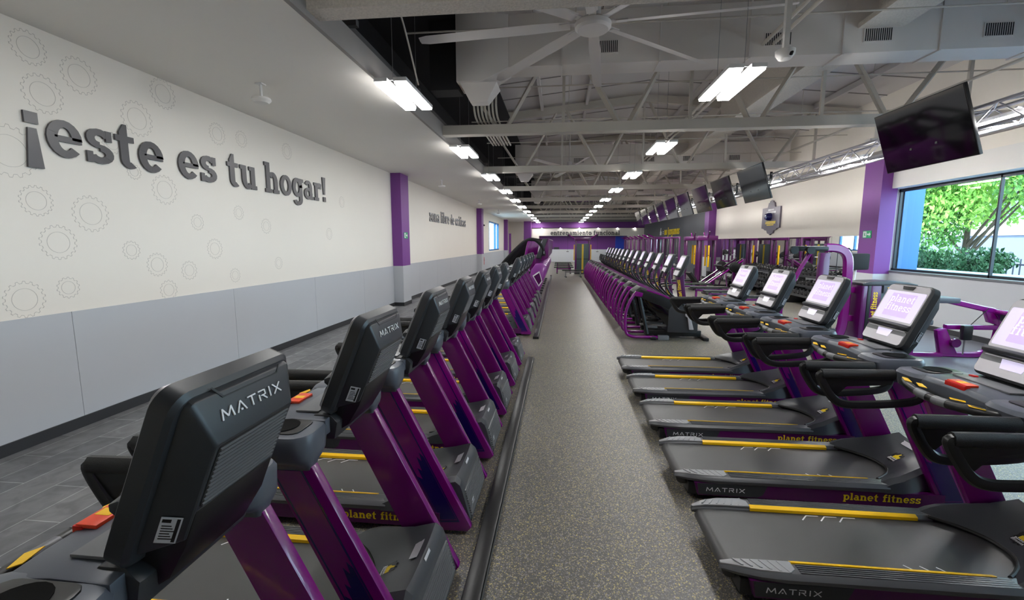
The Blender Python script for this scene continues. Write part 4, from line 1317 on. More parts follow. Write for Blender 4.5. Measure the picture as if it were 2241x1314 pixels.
for i in range(14):
    lab = 'purple elliptical trainer with a sloping black shroud, %s in its row from the camera' % ORD[i]
    if i == 0:
        el.location = (1.43, 10.1, 0)
        el['label'] = lab
    else:
        dup(el, (1.43, 10.1 + 1.17 * i, 0), None, lab, et)

# ------------------------------------------------------------------ stair climbers (front at the aisle side, rear steps towards the wall)
def build_climber():
    t = thing('stair_climber', 'x', 'stair climber', (0, 0, 0), 0, 'stair climbers by the aisle')
    body = [(0.62, 0.06), (1.18, 0.06), (1.28, 0.3), (1.52, 1.02), (1.50, 1.22), (1.34, 1.33), (1.10, 1.30), (0.92, 1.05)]
    bo = B()
    bo.loft([[(x, y, z) for x, z in [(0.95 + (px - 0.95) * k, 0.7 + (pz - 0.7) * k) for px, pz in body]] for y, k in ((-0.36, 0.93), (-0.33, 1.0), (0.33, 1.0), (0.36, 0.93))])
    bd = bo.obj('side_shell', 'purple_shell', t, 0.02)
    mk = [(0.98, 0.84), (1.24, 1.02), (1.36, 0.62), (1.22, 0.42)]
    for sgn in (-1, 1):
        b = B()
        cx, cz = 1.2, 0.73
        inn = [(cx + (x - cx) * 0.78, cz + (z - cz) * 0.78) for x, z in mk]
        for k in range(4):
            b.prism([mk[k], mk[(k + 1) % 4], inn[(k + 1) % 4], inn[k]], 'y', sgn * 0.36, sgn * 0.364)
        b.obj('shell_marking', 'white_mark', bd, smooth=False)
        B().prism(inn, 'y', sgn * 0.36, sgn * 0.3625).obj('shell_inset', 'purple_deep', bd, smooth=False)
        # rear side skirt
        B().prism([(0.0, 0.05), (0.7, 0.05), (0.95, 1.0), (0.78, 0.95), (0.0, 0.3)], 'y', sgn * 0.30, sgn * 0.35).obj('side_skirt', 'black', t, 0.015)
        # arched handrail falling to the rear
        hr = bez([(1.42, sgn * 0.30, 1.60), (1.32, sgn * 0.34, 1.95), (1.05, sgn * 0.37, 2.20), (0.72, sgn * 0.38, 2.16), (0.35, sgn * 0.38, 1.85), (0.0, sgn * 0.38, 1.48), (-0.22, sgn * 0.38, 1.22), (-0.26, sgn * 0.38, 1.08)], 5)
        B().tube(hr, 0.045, 8, 0.8, 1.3).obj('handrail', 'black', t)
        B().tube(bez([(0.86, sgn * 0.34, 1.0), (0.7, sgn * 0.37, 1.5), (0.82, sgn * 0.38, 2.15)], 4), 0.035, 8).obj('handrail_post', 'purple', t)
    for k in range(5):
        s_ = B()
        x, z = 0.06 + 0.19 * k, 0.12 + 0.21 * k
        s_.box(x, x + 0.24, -0.29, 0.29, z, z + 0.05)
        s_.box(x + 0.18, x + 0.2, -0.29, 0.29, z, z + 0.2)
        s_.obj('stair_step', 'plastic_dark', t, 0.006)
    B().box(1.05, 1.25, -0.2, 0.2, 1.28, 1.62).obj('console_column', 'purple_deep', t, 0.03)
    cs = B().loft([[(x + dx, y, z) for y, x, z, dx in ((-0.34, 1.16, 1.50, d), (0.34, 1.16, 1.50, d), (0.36, 1.42, 2.24, d), (-0.36, 1.42, 2.24, d))] for d in (-0.06, 0.12)])
    co = cs.obj('console', 'plastic_dark', t, 0.03)
    B().box(1.3, 1.315, -0.3, -0.24, 1.62, 1.72, Matrix.Translation((0.1, -0.05, 0.05))).obj('sticker', 'paper', co)
    B().loft([[(x, y, z) for y, x, z in ((-0.27, 1.19, 1.76), (0.27, 1.19, 1.76), (0.27, 1.335, 2.17), (-0.27, 1.335, 2.17))], [(x - 0.01, y, z + 0.004) for y, x, z in ((-0.27, 1.19, 1.76), (0.27, 1.19, 1.76), (0.27, 1.335, 2.17), (-0.27, 1.335, 2.17))]]).obj('screen', 'bezel_screen', co)
    B().prism([(1.30, 1.38), (1.56, 1.5), (1.62, 2.2), (1.55, 2.26), (1.42, 2.2)], 'y', -0.30, 0.30).obj('console_back', 'purple_deep', co, 0.03)
    B().box(0.55, 1.3, -0.3, 0.3, 0.0, 0.07).obj('base', 'black', t, 0.01)
    return t
sc0 = build_climber()
sct = get_tree(sc0)
for i in range(9):
    lab = 'tall purple stair climber beside the aisle, %s in its row from the treadmills' % ORD[i]
    loc = (-1.98, 17.35 + 1.06 * i, 0)
    if i == 0:
        sc0.location = loc
        sc0['label'] = lab
    else:
        dup(sc0, loc, None, lab, sct)

# ------------------------------------------------------------------ cable tower at the end of the aisle
def cable_tower(label, x, y, rz, group=None):
    t = thing('cable_tower', label, 'cable machine', (x, y, 0), rz, group)
    B().box(-0.52, 0.52, -0.5, 0.5, 0.0, 0.06).obj('base', 'black', t, 0.01)
    for sx in (-1, 1):
        B().box(sx * 0.44 - 0.05, sx * 0.44 + 0.05, -0.42, -0.32, 0.06, 2.22).obj('upright', 'purple_deep', t, 0.01)
        B().box(sx * 0.44 - 0.05, sx * 0.44 + 0.05, 0.32, 0.42, 0.06, 2.22).obj('upright', 'purple_deep', t, 0.01)
    sh = B().box(-0.39, 0.39, -0.44, -0.38, 0.06, 2.02).obj('stack_shroud', 'stack_grey', t, 0.01)
    b = B()
    b.box(-0.05, -0.015, -0.449, -0.441, 0.08, 1.98)
    b.box(0.015, 0.05, -0.449, -0.441, 0.08, 1.98)
    b.obj('shroud_stripe', 'yellow_text', sh)
    B().box(-0.39, 0.39, -0.446, -0.4405, 0.98, 1.02).obj('shroud_joint', 'black', sh)
    for k in range(12):
        B().box(-0.3, 0.3, -0.32, -0.12, 0.12 + 0.045 * k, 0.16 + 0.045 * k).obj('weight_plate', 'black', t)
    B().box(-0.53, 0.53, -0.46, 0.46, 2.2, 2.42).obj('top_beam', 'purple_deep', t, 0.02)
    for s_ in (-1, 1):
        B().tube([(s_ * 0.48, 0.0, 2.3), (s_ * 0.95, 0.0, 2.62)], 0.035, 8).obj('pulley_arm', 'purple', t)
        M = Matrix.Translation((s_ * 0.95, 0.0, 2.58)) @ Matrix.Rotation(R(90), 4, 'X')
        B().lathe([(0, -0.02), (0.07, -0.02), (0.06, 0), (0.07, 0.02), (0, 0.02)], 16, M).obj('pulley', 'black', t)
        B().cyl((s_ * 0.99, 0, 2.55), (s_ * 0.99, 0, 1.5), 0.006, 6).obj('cable', 'black', t)
        B().cyl((s_ * 0.99 - 0.08, 0, 1.48), (s_ * 0.99 + 0.08, 0, 1.48), 0.018, 8).obj('pull_handle', 'rubber', t)
        B().box(s_ * 0.55 - 0.03, s_ * 0.55 + 0.03, -0.1, -0.02, 0.9, 1.95).obj('yellow_guide', 'yellow', t, 0.01)
    return t
cable_tower('purple cable tower with dark shroud and yellow stripe at the far aisle end', 1.55, 30.6, 0)

# flat and low benches beside the tower, and in the free weight area
def bench(label, x, y, rz, cols=('pad_black', 'purple'), tilt=0.0, group='flat benches'):
    t = thing('weight_bench', label, 'bench', (x, y, 0), rz, group)
    M = Matrix.Translation((0.0, 0, 0.45)) @ Matrix.Rotation(tilt, 4, 'Y')
    b = B()
    n0 = b._mark()
    b.loft([[(xx, yy, z) for xx, yy in rrect(-0.66, 0.66, -0.15, 0.15, 0.05, 3)] for z in (-0.06, -0.005)] + [[(xx, yy, 0.0) for xx, yy in rrect(-0.645, 0.645, -0.135, 0.135, 0.04, 3)]])
    b._xf(n0, M)
    b.obj('pad', cols[0], t)
    B().box(-0.5, 0.5, -0.035, 0.035, 0.28, 0.36).obj('spine', cols[1], t, 0.008)
    for xx in (-0.45, 0.45):
        B().box(xx - 0.035, xx + 0.035, -0.035, 0.035, 0.04, 0.39).obj('leg', cols[1], t, 0.006)
        B().box(xx - 0.04, xx + 0.04, -0.26, 0.26, 0.0, 0.06).obj('foot_bar', 'black', t, 0.01)
    return t
bench('low black bench at the foot of the cable tower end of the aisle', 0.85, 27.4, R(8), ('pad_black', 'steel'))
for i in range(4):
    bench('purple framed black bench beside the cable tower, %s from the camera' % ORD[i], 0.32, 30.6 + 2.3 * i, R(2))
for i, (x, y) in enumerate(((5.75, 14.6), (5.65, 16.0), (5.6, 17.4), (5.5, 18.9), (5.45, 20.6))):
    bench('flat black bench with purple legs before the dumbbell racks, %s from the window' % ORD[i], x, y, R(1 + i))

# ------------------------------------------------------------------ squat racks in a row
def squat_rack():
    t = thing('squat_rack', 'x', 'squat rack', (0, 0, 0), 0, 'purple squat racks')
    for sx in (-0.6, 0.6):
        for sy in (-0.62, 0.62):
            B().box(sx - 0.045, sx + 0.045, sy - 0.045, sy + 0.045, 0.05, 2.36).obj('upright', 'purple_deep', t, 0.006)
        B().box(sx - 0.045, sx + 0.045, -0.66, 0.66, 2.3, 2.39).obj('top_beam', 'purple_deep', t, 0.006)
        B().box(sx - 0.045, sx + 0.045, -0.66, 0.66, 0.0, 0.07).obj('base_beam', 'purple_deep', t, 0.006)
    for sy in (-0.62, 0.62):
        B().box(-0.6, 0.6, sy - 0.04, sy + 0.04, 2.3, 2.38).obj('side_beam', 'purple_deep', t, 0.006)
        B().box(-0.6, 0.6, sy - 0.03, sy + 0.03, 0.75, 0.81).obj('safety_arm', 'purple', t, 0.004)
        B().box(-0.6, 0.6, sy - 0.04, sy + 0.04, 0.0, 0.07).obj('side_base', 'purple_deep', t, 0.006)
        B().cyl((0.5, sy * 0.86, 0.1), (0.5, sy * 0.86, 2.3), 0.016, 8).obj('guide_rod', 'chrome', t)
        B().tube([(-0.64, sy, 2.34), (-0.95, sy * 0.9, 2.5)], 0.03, 8).obj('horn', 'purple', t)
        for k in range(3):
            B().cyl((0.62, sy, 0.5 + 0.4 * k), (0.9, sy, 0.5 + 0.4 * k), 0.024, 8).obj('plate_peg', 'steel', t)
    for k in range(5):
        B().box(-0.58 + 0.02 * k, -0.57 + 0.02 * k, -0.5, -0.35, 2.3, 2.32).obj('pull_up_grip', 'rubber', t)
    return t
def barbell(label, loc, rz, group):
    t = thing('barbell', label, 'barbell', loc, rz, group)
    B().cyl((0, -1.05, 0), (0, 1.05, 0), 0.014, 8).obj('bar', 'chrome', t)
    for s_ in (-1, 1):
        B().cyl((0, s_ * 0.72, 0), (0, s_ * 1.08, 0), 0.024, 10).obj('sleeve', 'steel', t)
        for k, r_ in enumerate((0.22, 0.18)):
            B().cyl((0, s_ * (0.74 + 0.05 * k), 0), (0, s_ * (0.78 + 0.05 * k), 0), r_, 20).obj('weight_plate', 'black', t, 0.006)
    return t
rk = squat_rack()
rkt = get_tree(rk)
for i in range(7):
    loc = (5.4 + 0.12 * i, 24.0 + 2.35 * i, 0)
    lab = 'tall purple squat rack in the row under the charcoal wall, %s from the camera' % ORD[i]
    if i == 0:
        rk.location = loc
        rk['label'] = lab
        bb = barbell('barbell with black plates held in the purple squat rack, %s from the camera' % ORD[0], (loc[0] - 0.5, loc[1], 1.36), 0, 'barbells in the racks')
        bbt = get_tree(bb)
    else:
        dup(rk, loc, None, lab, rkt)
        dup(bb, (loc[0] - 0.5, loc[1], 1.36), None, 'barbell with black plates held in the purple squat rack, %s from the camera' % ORD[i], bbt)
cable_tower('purple cable tower with yellow guides before the purple column of the window wall', 7.3, 23.4, R(80), 'side cable towers')
cable_tower('purple cable tower with yellow guides near the charcoal wall behind the leg press', 7.4, 26.0, R(80), 'side cable towers')

# plate loaded leg press with slanting rails
lg = thing('leg_press', 'purple leg press with slanting chrome rails and black plates before the mirror column', 'leg press', (7.0, 20.4, 0), R(10))
B().box(-1.0, 0.9, -0.45, 0.45, 0.0, 0.09).obj('base_frame', 'purple_deep', lg, 0.01)
for s_ in (-1, 1):
    B().cyl((-0.9, s_ * 0.33, 0.2), (0.9, s_ * 0.33, 1.38), 0.04, 10).obj('rail', 'purple', lg)
    B().cyl((-0.8, s_ * 0.24, 0.34), (0.85, s_ * 0.24, 1.42), 0.022, 10).obj('guide_rod', 'chrome', lg)
    B().box(0.80, 0.90, s_ * 0.36 - 0.04, s_ * 0.36 + 0.04, 0.05, 1.4).obj('rear_post', 'purple_deep', lg, 0.01)
    for k in range(2):
        B().cyl((0.35, s_ * (0.5 + 0.05 * k), 1.05), (0.35, s_ * (0.54 + 0.05 * k), 1.05), 0.23 - 0.02 * k, 20).obj('weight_plate', 'black', lg, 0.006)
M = Matrix.Translation((0.15, 0, 0.98)) @ Matrix.Rotation(R(-57), 4, 'Y')
B().box(-0.05, 0.0, -0.3, 0.3, -0.3, 0.3, M).obj('foot_plate', 'pad_black', lg)
B().box(-0.95, -0.5, -0.22, 0.22, 0.28, 0.38, bev=0.02).obj('seat', 'pad_black', lg)
B().box(-0.08, 0.0, -0.22, 0.22, 0.0, 0.7, Matrix.Translation((-0.95, 0, 0.3)) @ Matrix.Rotation(R(-40), 4, 'Y')).obj('backrest', 'pad_black', lg)
# spin wheel
fw_ = thing('exercise_bike', 'black exercise bike with a spoked flywheel near the mirror column', 'exercise bike', (7.75, 22.0, 0), R(90))
b = B()
for k in range(24):
    a, c = 2 * PI * k / 24, 2 * PI * (k + 1) / 24
    b.tube([(0.35 + 0.24 * math.cos(a), 0, 0.5 + 0.24 * math.sin(a)), (0.35 + 0.24 * math.cos(c), 0, 0.5 + 0.24 * math.sin(c))], 0.022, 6)
for k in range(5):
    a = 2 * PI * k / 5
    b.tube([(0.35, 0, 0.5), (0.35 + 0.24 * math.cos(a), 0, 0.5 + 0.24 * math.sin(a))], 0.014, 6)
b.obj('flywheel', 'black', fw_)
B().tube([(0.6, 0, 0.06), (0.3, 0, 0.55), (-0.2, 0, 0.7), (-0.45, 0, 0.06)], 0.035, 8).obj('frame', 'purple_deep', fw_)
B().box(-0.35, -0.1, -0.09, 0.09, 0.95, 1.02, bev=0.02).obj('saddle', 'pad_black', fw_)
B().cyl((-0.22, 0, 0.68), (-0.22, 0, 0.96), 0.02, 8).obj('saddle_post', 'steel', fw_)
B().tube(bez([(0.3, 0, 0.5), (0.36, 0, 1.0), (0.5, -0.2, 1.1), (0.62, -0.2, 1.1)], 4), 0.018, 8).obj('handlebar', 'black', fw_)
for x in (0.6, -0.45):
    B().box(x - 0.04, x + 0.04, -0.25, 0.25, 0, 0.07).obj('foot_bar', 'black', fw_, 0.01)

# ------------------------------------------------------------------ dumbbell racks before the mirror
def dumbbell(r_):
    t = thing('dumbbell', 'x', 'dumbbell', (0, 0, 0))
    B().cyl((-0.08, 0, 0), (0.08, 0, 0), 0.016, 8).obj('handle', 'chrome', t)
    for s_ in (-1, 1):
        B().cyl((s_ * 0.07, 0, 0), (s_ * (0.07 + r_ * 1.1), 0, 0), r_, 6, r_ * 0.92).obj('head', 'black', t, 0.006)
    return t
dbs = [dumbbell(r_) for r_ in (0.075, 0.088)]
dbt = [get_tree(d) for d in dbs]
used = [False, False]
tiers = ['bottom', 'middle', 'top']
for q, (yc, lab) in enumerate(((16.6, 'nearer the window'), (20.6, 'beyond the middle of the mirror'))):
    rkk = thing('dumbbell_rack', 'three-tier black dumbbell rack before the mirror, %s' % ('the one nearer the window' if q == 0 else 'the one nearer the leg press'), 'dumbbell rack', (8.35, yc, 0), 0, 'dumbbell racks')
    for s_ in (-1.75, 0, 1.75):
        B().prism([(-0.42, 0), (0.28, 0), (0.28, 0.08), (0.2, 1.08), (0.08, 1.08), (-0.30, 0.1), (-0.42, 0.1)], 'y', s_ - 0.04, s_ + 0.04).obj('side_frame', 'black', rkk, 0.006)
    for k in range(3):
        x, z = -0.22 + 0.17 * k, 0.36 + 0.31 * k
        M = Matrix.Translation((x, 0, z)) @ Matrix.Rotation(R(-12), 4, 'Y')
        b = B()
        b.box(-0.16, 0.16, -1.8, 1.8, -0.03, 0.0, M)
        b.box(-0.16, -0.14, -1.8, 1.8, 0.0, 0.05, M)
        b.obj('tray', 'plastic_dark', rkk)
        for j in range(15):
            d = j % 5 > 2 or k == 0
            d = 1 if d else 0
            r_ = (0.075, 0.088)[d]
            yy = yc - 1.66 + 0.237 * j
            loc = (8.35 + x + 0.0, yy, z + 0.005 + r_ * 0.95)
            lab2 = 'black dumbbell, %s from window, %s tier of rack %s' % (ORD[j], tiers[k], 'near window' if q == 0 else 'near leg press')
            if not used[d]:
                o = dbs[d]
                o.location = loc
                used[d] = True
            else:
                o = dup(dbs[d], loc, 0, None, dbt[d])
            o['label'] = lab2
            o['group'] = 'dumbbells on the racks'
            o.rotation_euler = (R(0), R(-12), 0)

# ------------------------------------------------------------------ selectorised machines by the window
pm = thing('pulldown_machine', 'tall purple arched strength machine with a dark weight tower before the window column', 'strength machine', (5.45, 9.35, 0))
def flat_tube(pts, w_, d_):
    """flat oval section swept in the xz plane"""
    P = [Vector(p) for p in pts]
    rings = []
    for i, p in enumerate(P):
        tt = (P[min(i + 1, len(P) - 1)] - P[max(i - 1, 0)]).normalized()
        nn = Vector((tt.z, 0, -tt.x))
        rings.append([p + nn * (w_ / 2 * c) + Vector((0, d_ / 2 * s_, 0)) for c, s_ in ((-1, -0.6), (-0.7, -1), (0.7, -1), (1, -0.6), (1, 0.6), (0.7, 1), (-0.7, 1), (-1, 0.6))])
    return B().loft(rings)
arch = bez([(-0.62, 0, 0.1), (-0.3, 0, 0.07), (-0.02, 0, 0.14), (0.13, 0, 0.42), (0.15, 0, 1.0), (0.15, 0, 1.6), (0.1, 0, 1.86), (-0.06, 0, 1.98), (-0.3, 0, 2.0)], 6)
ao = flat_tube(arch, 0.16, 0.11).obj('arched_frame', 'purple', pm)
B().box(-0.95, -0.25, -0.06, 0.06, 1.93, 2.03, bev=0.03).obj('top_boom', 'black', pm)
for x in (-0.9, -0.6):
    B().lathe([(0, -0.025), (0.075, -0.025), (0.06, 0), (0.075, 0.025), (0, 0.025)], 18, Matrix.Translation((x, -0.08, 1.95)) @ Matrix.Rotation(R(90), 4, 'X')).obj('pulley', 'black', pm)
B().tube([(-0.55, 0.0, 1.93), (-0.72, 0, 1.6), (-0.95, 0, 1.05), (-1.05, 0, 0.75)], 0.04, 8).obj('lever_arm', 'purple', pm)
B().box(-0.40, -0.22, -0.05, 0.05, 0.1, 1.9).obj('inner_post', 'purple_deep', pm, 0.01)
B().cyl((-0.12, -0.1, 1.9), (-0.12, -0.1, 0.3), 0.006, 6).obj('cable', 'black', pm)
B().box(-0.22, -0.03, -0.13, -0.03, 0.28, 0.42, bev=0.03).obj('cable_pulley_block', 'black', pm)
B().box(-0.95, -0.3, -0.07, 0.07, 0.02, 0.10).obj('base_beam', 'purple', pm, 0.02)
for z in (0.62, 1.18):
    B().box(0.2, 0.36, -0.05, 0.05, z - 0.06, z + 0.06).obj('link_tube', 'purple', pm, 0.02)
B().prism([(0.3, 0.2), (0.46, 0.1), (0.46, 0.46), (0.34, 0.44)], 'y', -0.06, 0.06).obj('lower_bracket', 'purple', pm, 0.02)
tw = B().box(0.33, 1.24, -0.22, 0.22, 0.03, 1.30).obj('weight_tower', 'stack_grey', pm, 0.04)
B().prism([(0.30, 1.28), (1.27, 1.28), (1.27, 1.31), (1.1, 1.35), (0.8, 1.37), (0.48, 1.36), (0.30, 1.33)], 'y', -0.235, 0.235).obj('tower_cap', 'plastic_dark', tw, 0.015)
B().box(0.30, 0.40, -0.235, 0.2, 0.03, 1.28).obj('tower_edge', 'purple_deep', tw, 0.02)
B().box(0.40, 0.46, -0.236, -0.2, 0.05, 1.28).obj('tower_gap', 'black', tw, 0.004)
lbp = B().box(0.46, 0.64, -0.236, -0.2, 0.05, 1.28).obj('label_panel', 'purple_deep', tw, 0.004)
put_text('lettering', 'planet fitness', 'yellow_text', lbp, (0.575, -0.237, 0.5), (0, 0, 1), (-1, 0, 0), 0.07, 0.002, glyph, 0.66)
B().box(0.80, 1.18, -0.226, -0.2, 0.1, 1.10).obj('centre_panel', 'purple', tw, 0.01)
B().box(0.66, 1.22, -0.262, -0.24, 1.15, 1.29).obj('instruction_band', 'plastic_grey', tw, 0.004)
B().prism([(0.72, 1.26), (0.82, 1.26), (0.77, 1.17)], 'y', -0.266, -0.262).obj('warning_triangle', 'yellow', tw)
b = B()
b.box(0.88, 1.04, -0.265, -0.262, 1.235, 1.25)
b.box(0.88, 1.02, -0.265, -0.262, 1.19, 1.215)
b.box(1.06, 1.10, -0.265, -0.262, 1.19, 1.215)
b.obj('instruction_text', 'white_mark', tw)
pp_ = thing('seat_pad_post', 'black pad on a slanting pale post between the arched machine and the window column', 'pad stand', (6.55, 10.6, 0))
B().box(-0.2, 0.2, -0.06, 0.06, 1.5, 1.86, bev=0.04).obj('pad', 'pad_black', pp_)
B().cyl((-0.12, 0.02, 0.04), (-0.02, 0.05, 1.52), 0.03, 10).obj('post', 'white_paint', pp_)
B().box(-0.3, 0.2, -0.25, 0.25, 0, 0.05).obj('base', 'black', pp_, 0.01)

# leg curl machine with a rounded purple loop frame
lm = thing('leg_machine', 'purple leg curl machine with a rounded loop frame before the window wall', 'strength machine', (7.0, 8.86, 0))
loop = bez([(0.0, 0, 0.06), (0.5, 0, 0.05), (0.72, 0, 0.08), (0.88, 0, 0.22), (0.93, 0, 0.45), (0.93, 0, 0.70), (0.84, 0, 0.86), (0.6, 0, 0.92), (0.3, 0, 0.99), (0.0, 0, 1.06)], 6)
flat_tube(loop, 0.10, 0.09).obj('loop_frame', 'purple', lm)
B().prism([(0.0, 0.05), (0.30, 0.05), (0.05, 0.55), (-0.1, 0.5)], 'y', -0.05, 0.05).obj('front_gusset', 'purple', lm, 0.02)
B().box(0.05, 0.9, -0.045, 0.045, 0.52, 0.61).obj('middle_tube', 'purple', lm, 0.02)
B().prism([(0.75, 0.66), (0.93, 0.6), (0.93, 0.9), (0.65, 0.92)], 'y', -0.04, 0.04).obj('corner_gusset', 'purple', lm, 0.01)
B().cyl((0.85, -0.32, 0.86), (0.85, 0.15, 0.86), 0.045, 12).obj('pivot_tube', 'purple', lm)
B().box(0.85, 1.22, -0.2, -0.1, 0.70, 0.90, bev=0.03).obj('shin_pad', 'pad_teal', lm)
B().box(0.25, 0.42, -0.16, -0.06, 0.34, 0.62, bev=0.04).obj('foot_pedal', 'black', lm)
B().cyl((0.33, -0.1, 0.35), (0.33, -0.1, 0.08), 0.012, 8).obj('cable', 'steel', lm)
B().cyl((0.42, -0.08, 0.62), (0.68, -0.08, 0.93), 0.007, 6).obj('cable', 'black', lm)
B().lathe([(0, -0.03), (0.08, -0.03), (0.07, 0), (0.08, 0.03), (0, 0.03)], 18, Matrix.Translation((0.2, -0.08, 0.28)) @ Matrix.Rotation(R(90), 4, 'X')).obj('pulley', 'purple_deep', lm)
B().box(-0.35, 0.1, -0.22, 0.22, 1.02, 1.12, bev=0.03).obj('thigh_pad', 'pad_grey', lm)
B().box(-0.75, -0.3, -0.22, 0.22, 0.62, 0.72, bev=0.03).obj('seat', 'pad_grey', lm)
B().box(-0.6, 0.05, -0.05, 0.05, 0.0, 0.08).obj('base_beam', 'purple', lm, 0.02)
B().box(-0.56, -0.46, -0.05, 0.05, 0.05, 0.64).obj('seat_post', 'purple', lm, 0.01)

sm = thing('seated_machine', 'small purple seat of a machine showing beside the cut-off treadmill console', 'strength machine', (7.3, 7.75, 0))
B().box(-0.1, 0.45, -0.2, 0.2, 0.62, 0.7, bev=0.03).obj('seat_bracket', 'purple', sm)
B().prism([(-0.15, 0.45), (0.2, 0.5), (0.35, 0.66), (-0.12, 0.66)], 'y', -0.15, 0.15).obj('seat_gusset', 'purple', sm, 0.02)
B().box(0.05, 0.2, -0.06, 0.06, 0.0, 0.5).obj('post', 'purple_deep', sm, 0.01)
B().box(-0.3, 0.6, -0.25, 0.25, 0.0, 0.06).obj('base', 'black', sm, 0.01)
B().cyl((-0.1, -0.25, 0.42), (-0.1, 0.25, 0.42), 0.06, 14).obj('roller_pad', 'pad_black', sm)

# adjustable bench with grey pads
ab = thing('adjustable_bench', 'adjustable bench with tilted grey pads and a purple base beside the arched machine', 'bench', (4.55, 10.75, 0), R(12))
B().box(-0.5, 0.15, -0.15, 0.15, 0.0, 0.07, Matrix.Translation((-0.1, 0, 0.55)) @ Matrix.Rotation(R(-12), 4, 'Y')).obj('back_pad', 'pad_grey', ab, 0.015)
B().box(0.0, 0.55, -0.17, 0.17, 0.0, 0.07, Matrix.Translation((0.08, 0, 0.63)) @ Matrix.Rotation(R(-22), 4, 'Y')).obj('seat_pad', 'pad_grey', ab, 0.015)
B().tube([(-0.6, -0.02, 0.45), (0.1, -0.02, 0.58), (0.75, -0.02, 0.95)], 0.035, 8).obj('spine', 'black', ab)
B().cyl((0.45, -0.18, 0.85), (0.45, -0.18, 1.02), 0.03, 10).obj('roller_post', 'black', ab)
B().box(-0.6, 0.7, -0.035, 0.035, 0.03, 0.1).obj('base_beam', 'purple', ab, 0.01)
for x in (-0.55, 0.6):
    B().box(x - 0.05, x + 0.05, -0.3, 0.3, 0, 0.07).obj('foot_bar', 'purple', ab, 0.01)
    B().box(x - 0.03, x + 0.03, -0.03, 0.03, 0.08, 0.62 if x > 0 else 0.46).obj('leg', 'purple', ab)

# cabinet units and small boxes along the far dado
for i, (x, w_) in enumerate(((-1.6, 0.35), (-0.9, 0.35), (-0.3, 0.55))):
    bx = thing('storage_box', 'small dark box on the white ledge of the far wall, %s from the corner' % ORD[i], 'box', (x, FY - 0.22, 1.35), 0, 'boxes on the far ledge')
    B().box(-w_ / 2, w_ / 2, -0.12, 0.12, 0, 0.2).obj('box_body', 'plastic_dark', bx, 0.01)
    B().box(-w_ / 2 - 0.01, w_ / 2 + 0.01, -0.13, 0.13, 0.2, 0.23).obj('box_lid', 'black', bx, 0.005)
struct(B().box(-2.2, 7.2, FY - 0.4, FY - 0.02, 0.0, 1.35).obj('trim_13', 'counter_white'))

# ------------------------------------------------------------------ outside the window
struct(B().box(EX + 0.35, 60, -20, 90, -0.5, -0.3).obj('ground_outside', 'asphalt'))
struct(B().box(-50, WX - 0.3, -20, 90, -0.5, -0.3).obj('ground_outside', 'asphalt'))
struct(B().box(EX + 0.9, EX + 1.5, -5, 40, -0.4, 1.36).obj('planter_wall', 'ledge_pale'))
def tree(name, label, cat, x, y, z0, rx, rz, n, m, trunk, size, seed, group):
    rnd = random.Random(seed)
    t = thing(name, label, cat, (x, y, z0), 0, group)
    b = B()
    blobs = [(rnd.uniform(-.6, .6) * rx, rnd.uniform(-.6, .6) * rx, rnd.uniform(-.55, .65) * rz, rnd.uniform(.35, .55)) for _ in range(12)]
    for k in range(n):
        bx, by, bz, br = blobs[k % 12]
        while True:
            v = Vector((rnd.uniform(-1, 1), rnd.uniform(-1, 1), rnd.uniform(-1, 1)))
            if v.length <= 1:
                break
        p = Vector((bx + v.x * br * rx, by + v.y * br * rx, trunk + rz + bz + v.z * br * rz))
        q = Euler((rnd.uniform(0, 6), rnd.uniform(0, 6), rnd.uniform(0, 6))).to_matrix()
        s_ = size * rnd.uniform(.6, 1.3)
        V = [b.bm.verts.new(p + q @ Vector(c)) for c in ((-s_, 0, 0), (0, -s_ * .5, s_ * .12), (s_, 0, 0), (0, s_ * .5, s_ * .12))]
        b.face(V)
    b.obj('crown', m, t, smooth=False)
    br_ = B()
    br_.tube([(0, 0, 0), (0.05, 0, trunk), (0, 0, trunk + rz)], [0.04 * rx, 0.03 * rx, 0.012 * rx], 8)
    for k in range(7):
        a = rnd.uniform(0, 6.28)
        br_.tube([(0.03, 0, trunk * 0.6 + 0.1 * k), (math.cos(a) * rx * .5, math.sin(a) * rx * .5, trunk + rz * rnd.uniform(.4, 1.2))], [0.018 * rx, 0.007 * rx], 6)
    br_.obj('trunk', 'bark', t)
    return t
tree('shade_tree', 'broad bright green tree filling the middle of the big window', 'tree', 17.5, 21.5, -0.3, 3.6, 2.2, 11000, 'leaf_light', 2.6, 0.115, 1, 'trees outside')
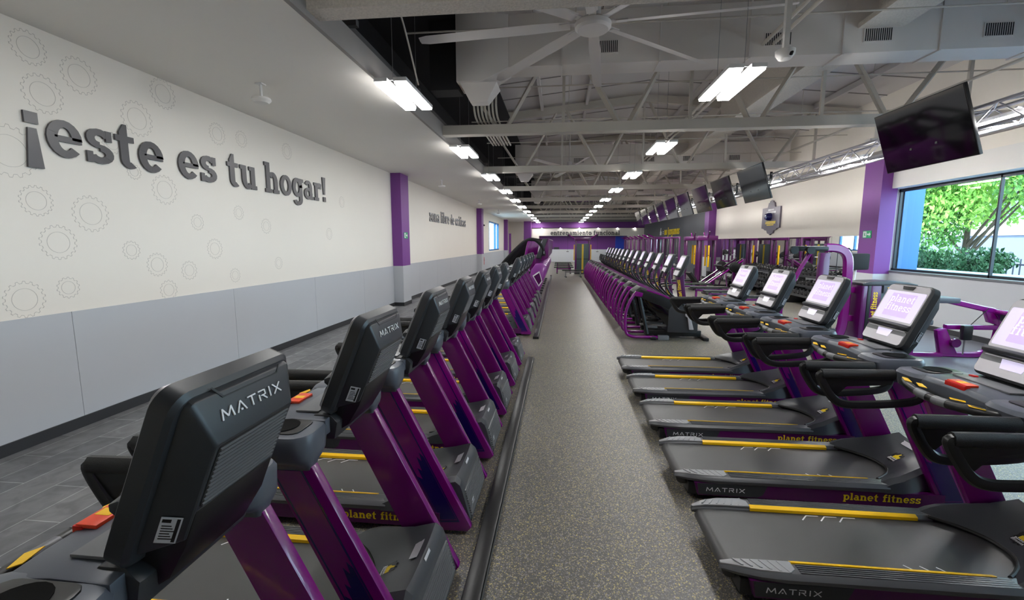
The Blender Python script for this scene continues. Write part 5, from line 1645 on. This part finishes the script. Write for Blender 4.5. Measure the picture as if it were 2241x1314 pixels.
tree('shade_tree', 'mid green tree behind the window mullion next to the cut-off edge', 'tree', 18.5, 17.5, -0.3, 3.2, 2.4, 9000, 'leaf_mid', 2.2, 0.115, 2, 'trees outside')
tree('shade_tree', 'pale leafy tree seen in the window pane next to the purple column', 'tree', 15.5, 22.8, -0.3, 2.4, 2.6, 9000, 'leaf_mid', 1.6, 0.10, 3, 'trees outside')
for i, (x, y, r_) in enumerate(((11.4, 15.2, 0.85), (11.5, 13.4, 0.8), (12.8, 16.6, 1.1), (11.6, 11.0, 0.7), (12.2, 9.9, 0.9))):
    tree('garden_shrub', 'dark green shrub below the big window glass, %s from the purple column' % ORD[i], 'shrub', x, y, -0.3, r_, 0.75, 2600, 'leaf_dark', 0.8, 0.065, 10 + i, 'shrubs outside the window')
bld = thing('office_building', 'grey-blue building with pale bands behind the trees', 'building', (28, 34, -0.3))
B().box(-3, 6, -9, 10, 0, 7.5).obj('wall', 'building_blue', bld)
for z in (2.8, 5.2):
    f = B().box(-3.1, -3.0, -9, 10, z, z + 0.9).obj('pale_band', 'building_white', bld)
B().box(-3.3, 6.2, -9.2, 10.2, 7.5, 7.9).obj('roof', 'building_white', bld)
ts = thing('teal_hoarding', 'teal sheeted panel standing behind the railings outside', 'panel', (19.5, 19.3, -0.3))
B().box(0, 0.08, -1.2, 1.2, 0.6, 2.2).obj('sheet', 'teal_sheet', ts)
for s_ in (-1.1, 1.1):
    B().box(0.08, 0.16, s_ - 0.04, s_ + 0.04, 0, 2.2).obj('post', 'building_white', ts)
fc = thing('garden_fence', 'dark vertical bar fence outside behind the shrubs', 'fence', (13.9, 13.5, -0.3))
b = B()
for k in range(70):
    b.box(-0.012, 0.012, -7 + 0.2 * k - 0.012, -7 + 0.2 * k + 0.012, 0, 1.9)
b.obj('bars', 'fence_dark', fc)
for z in (0.3, 1.7):
    B().box(-0.02, 0.02, -7, 7, z, z + 0.05).obj('rail', 'fence_dark', fc)
for k in range(5):
    B().box(-0.06, 0.06, -7 + 3.5 * k - 0.06, -7 + 3.5 * k + 0.06, 0, 2.05).obj('post', 'fence_dark', fc)
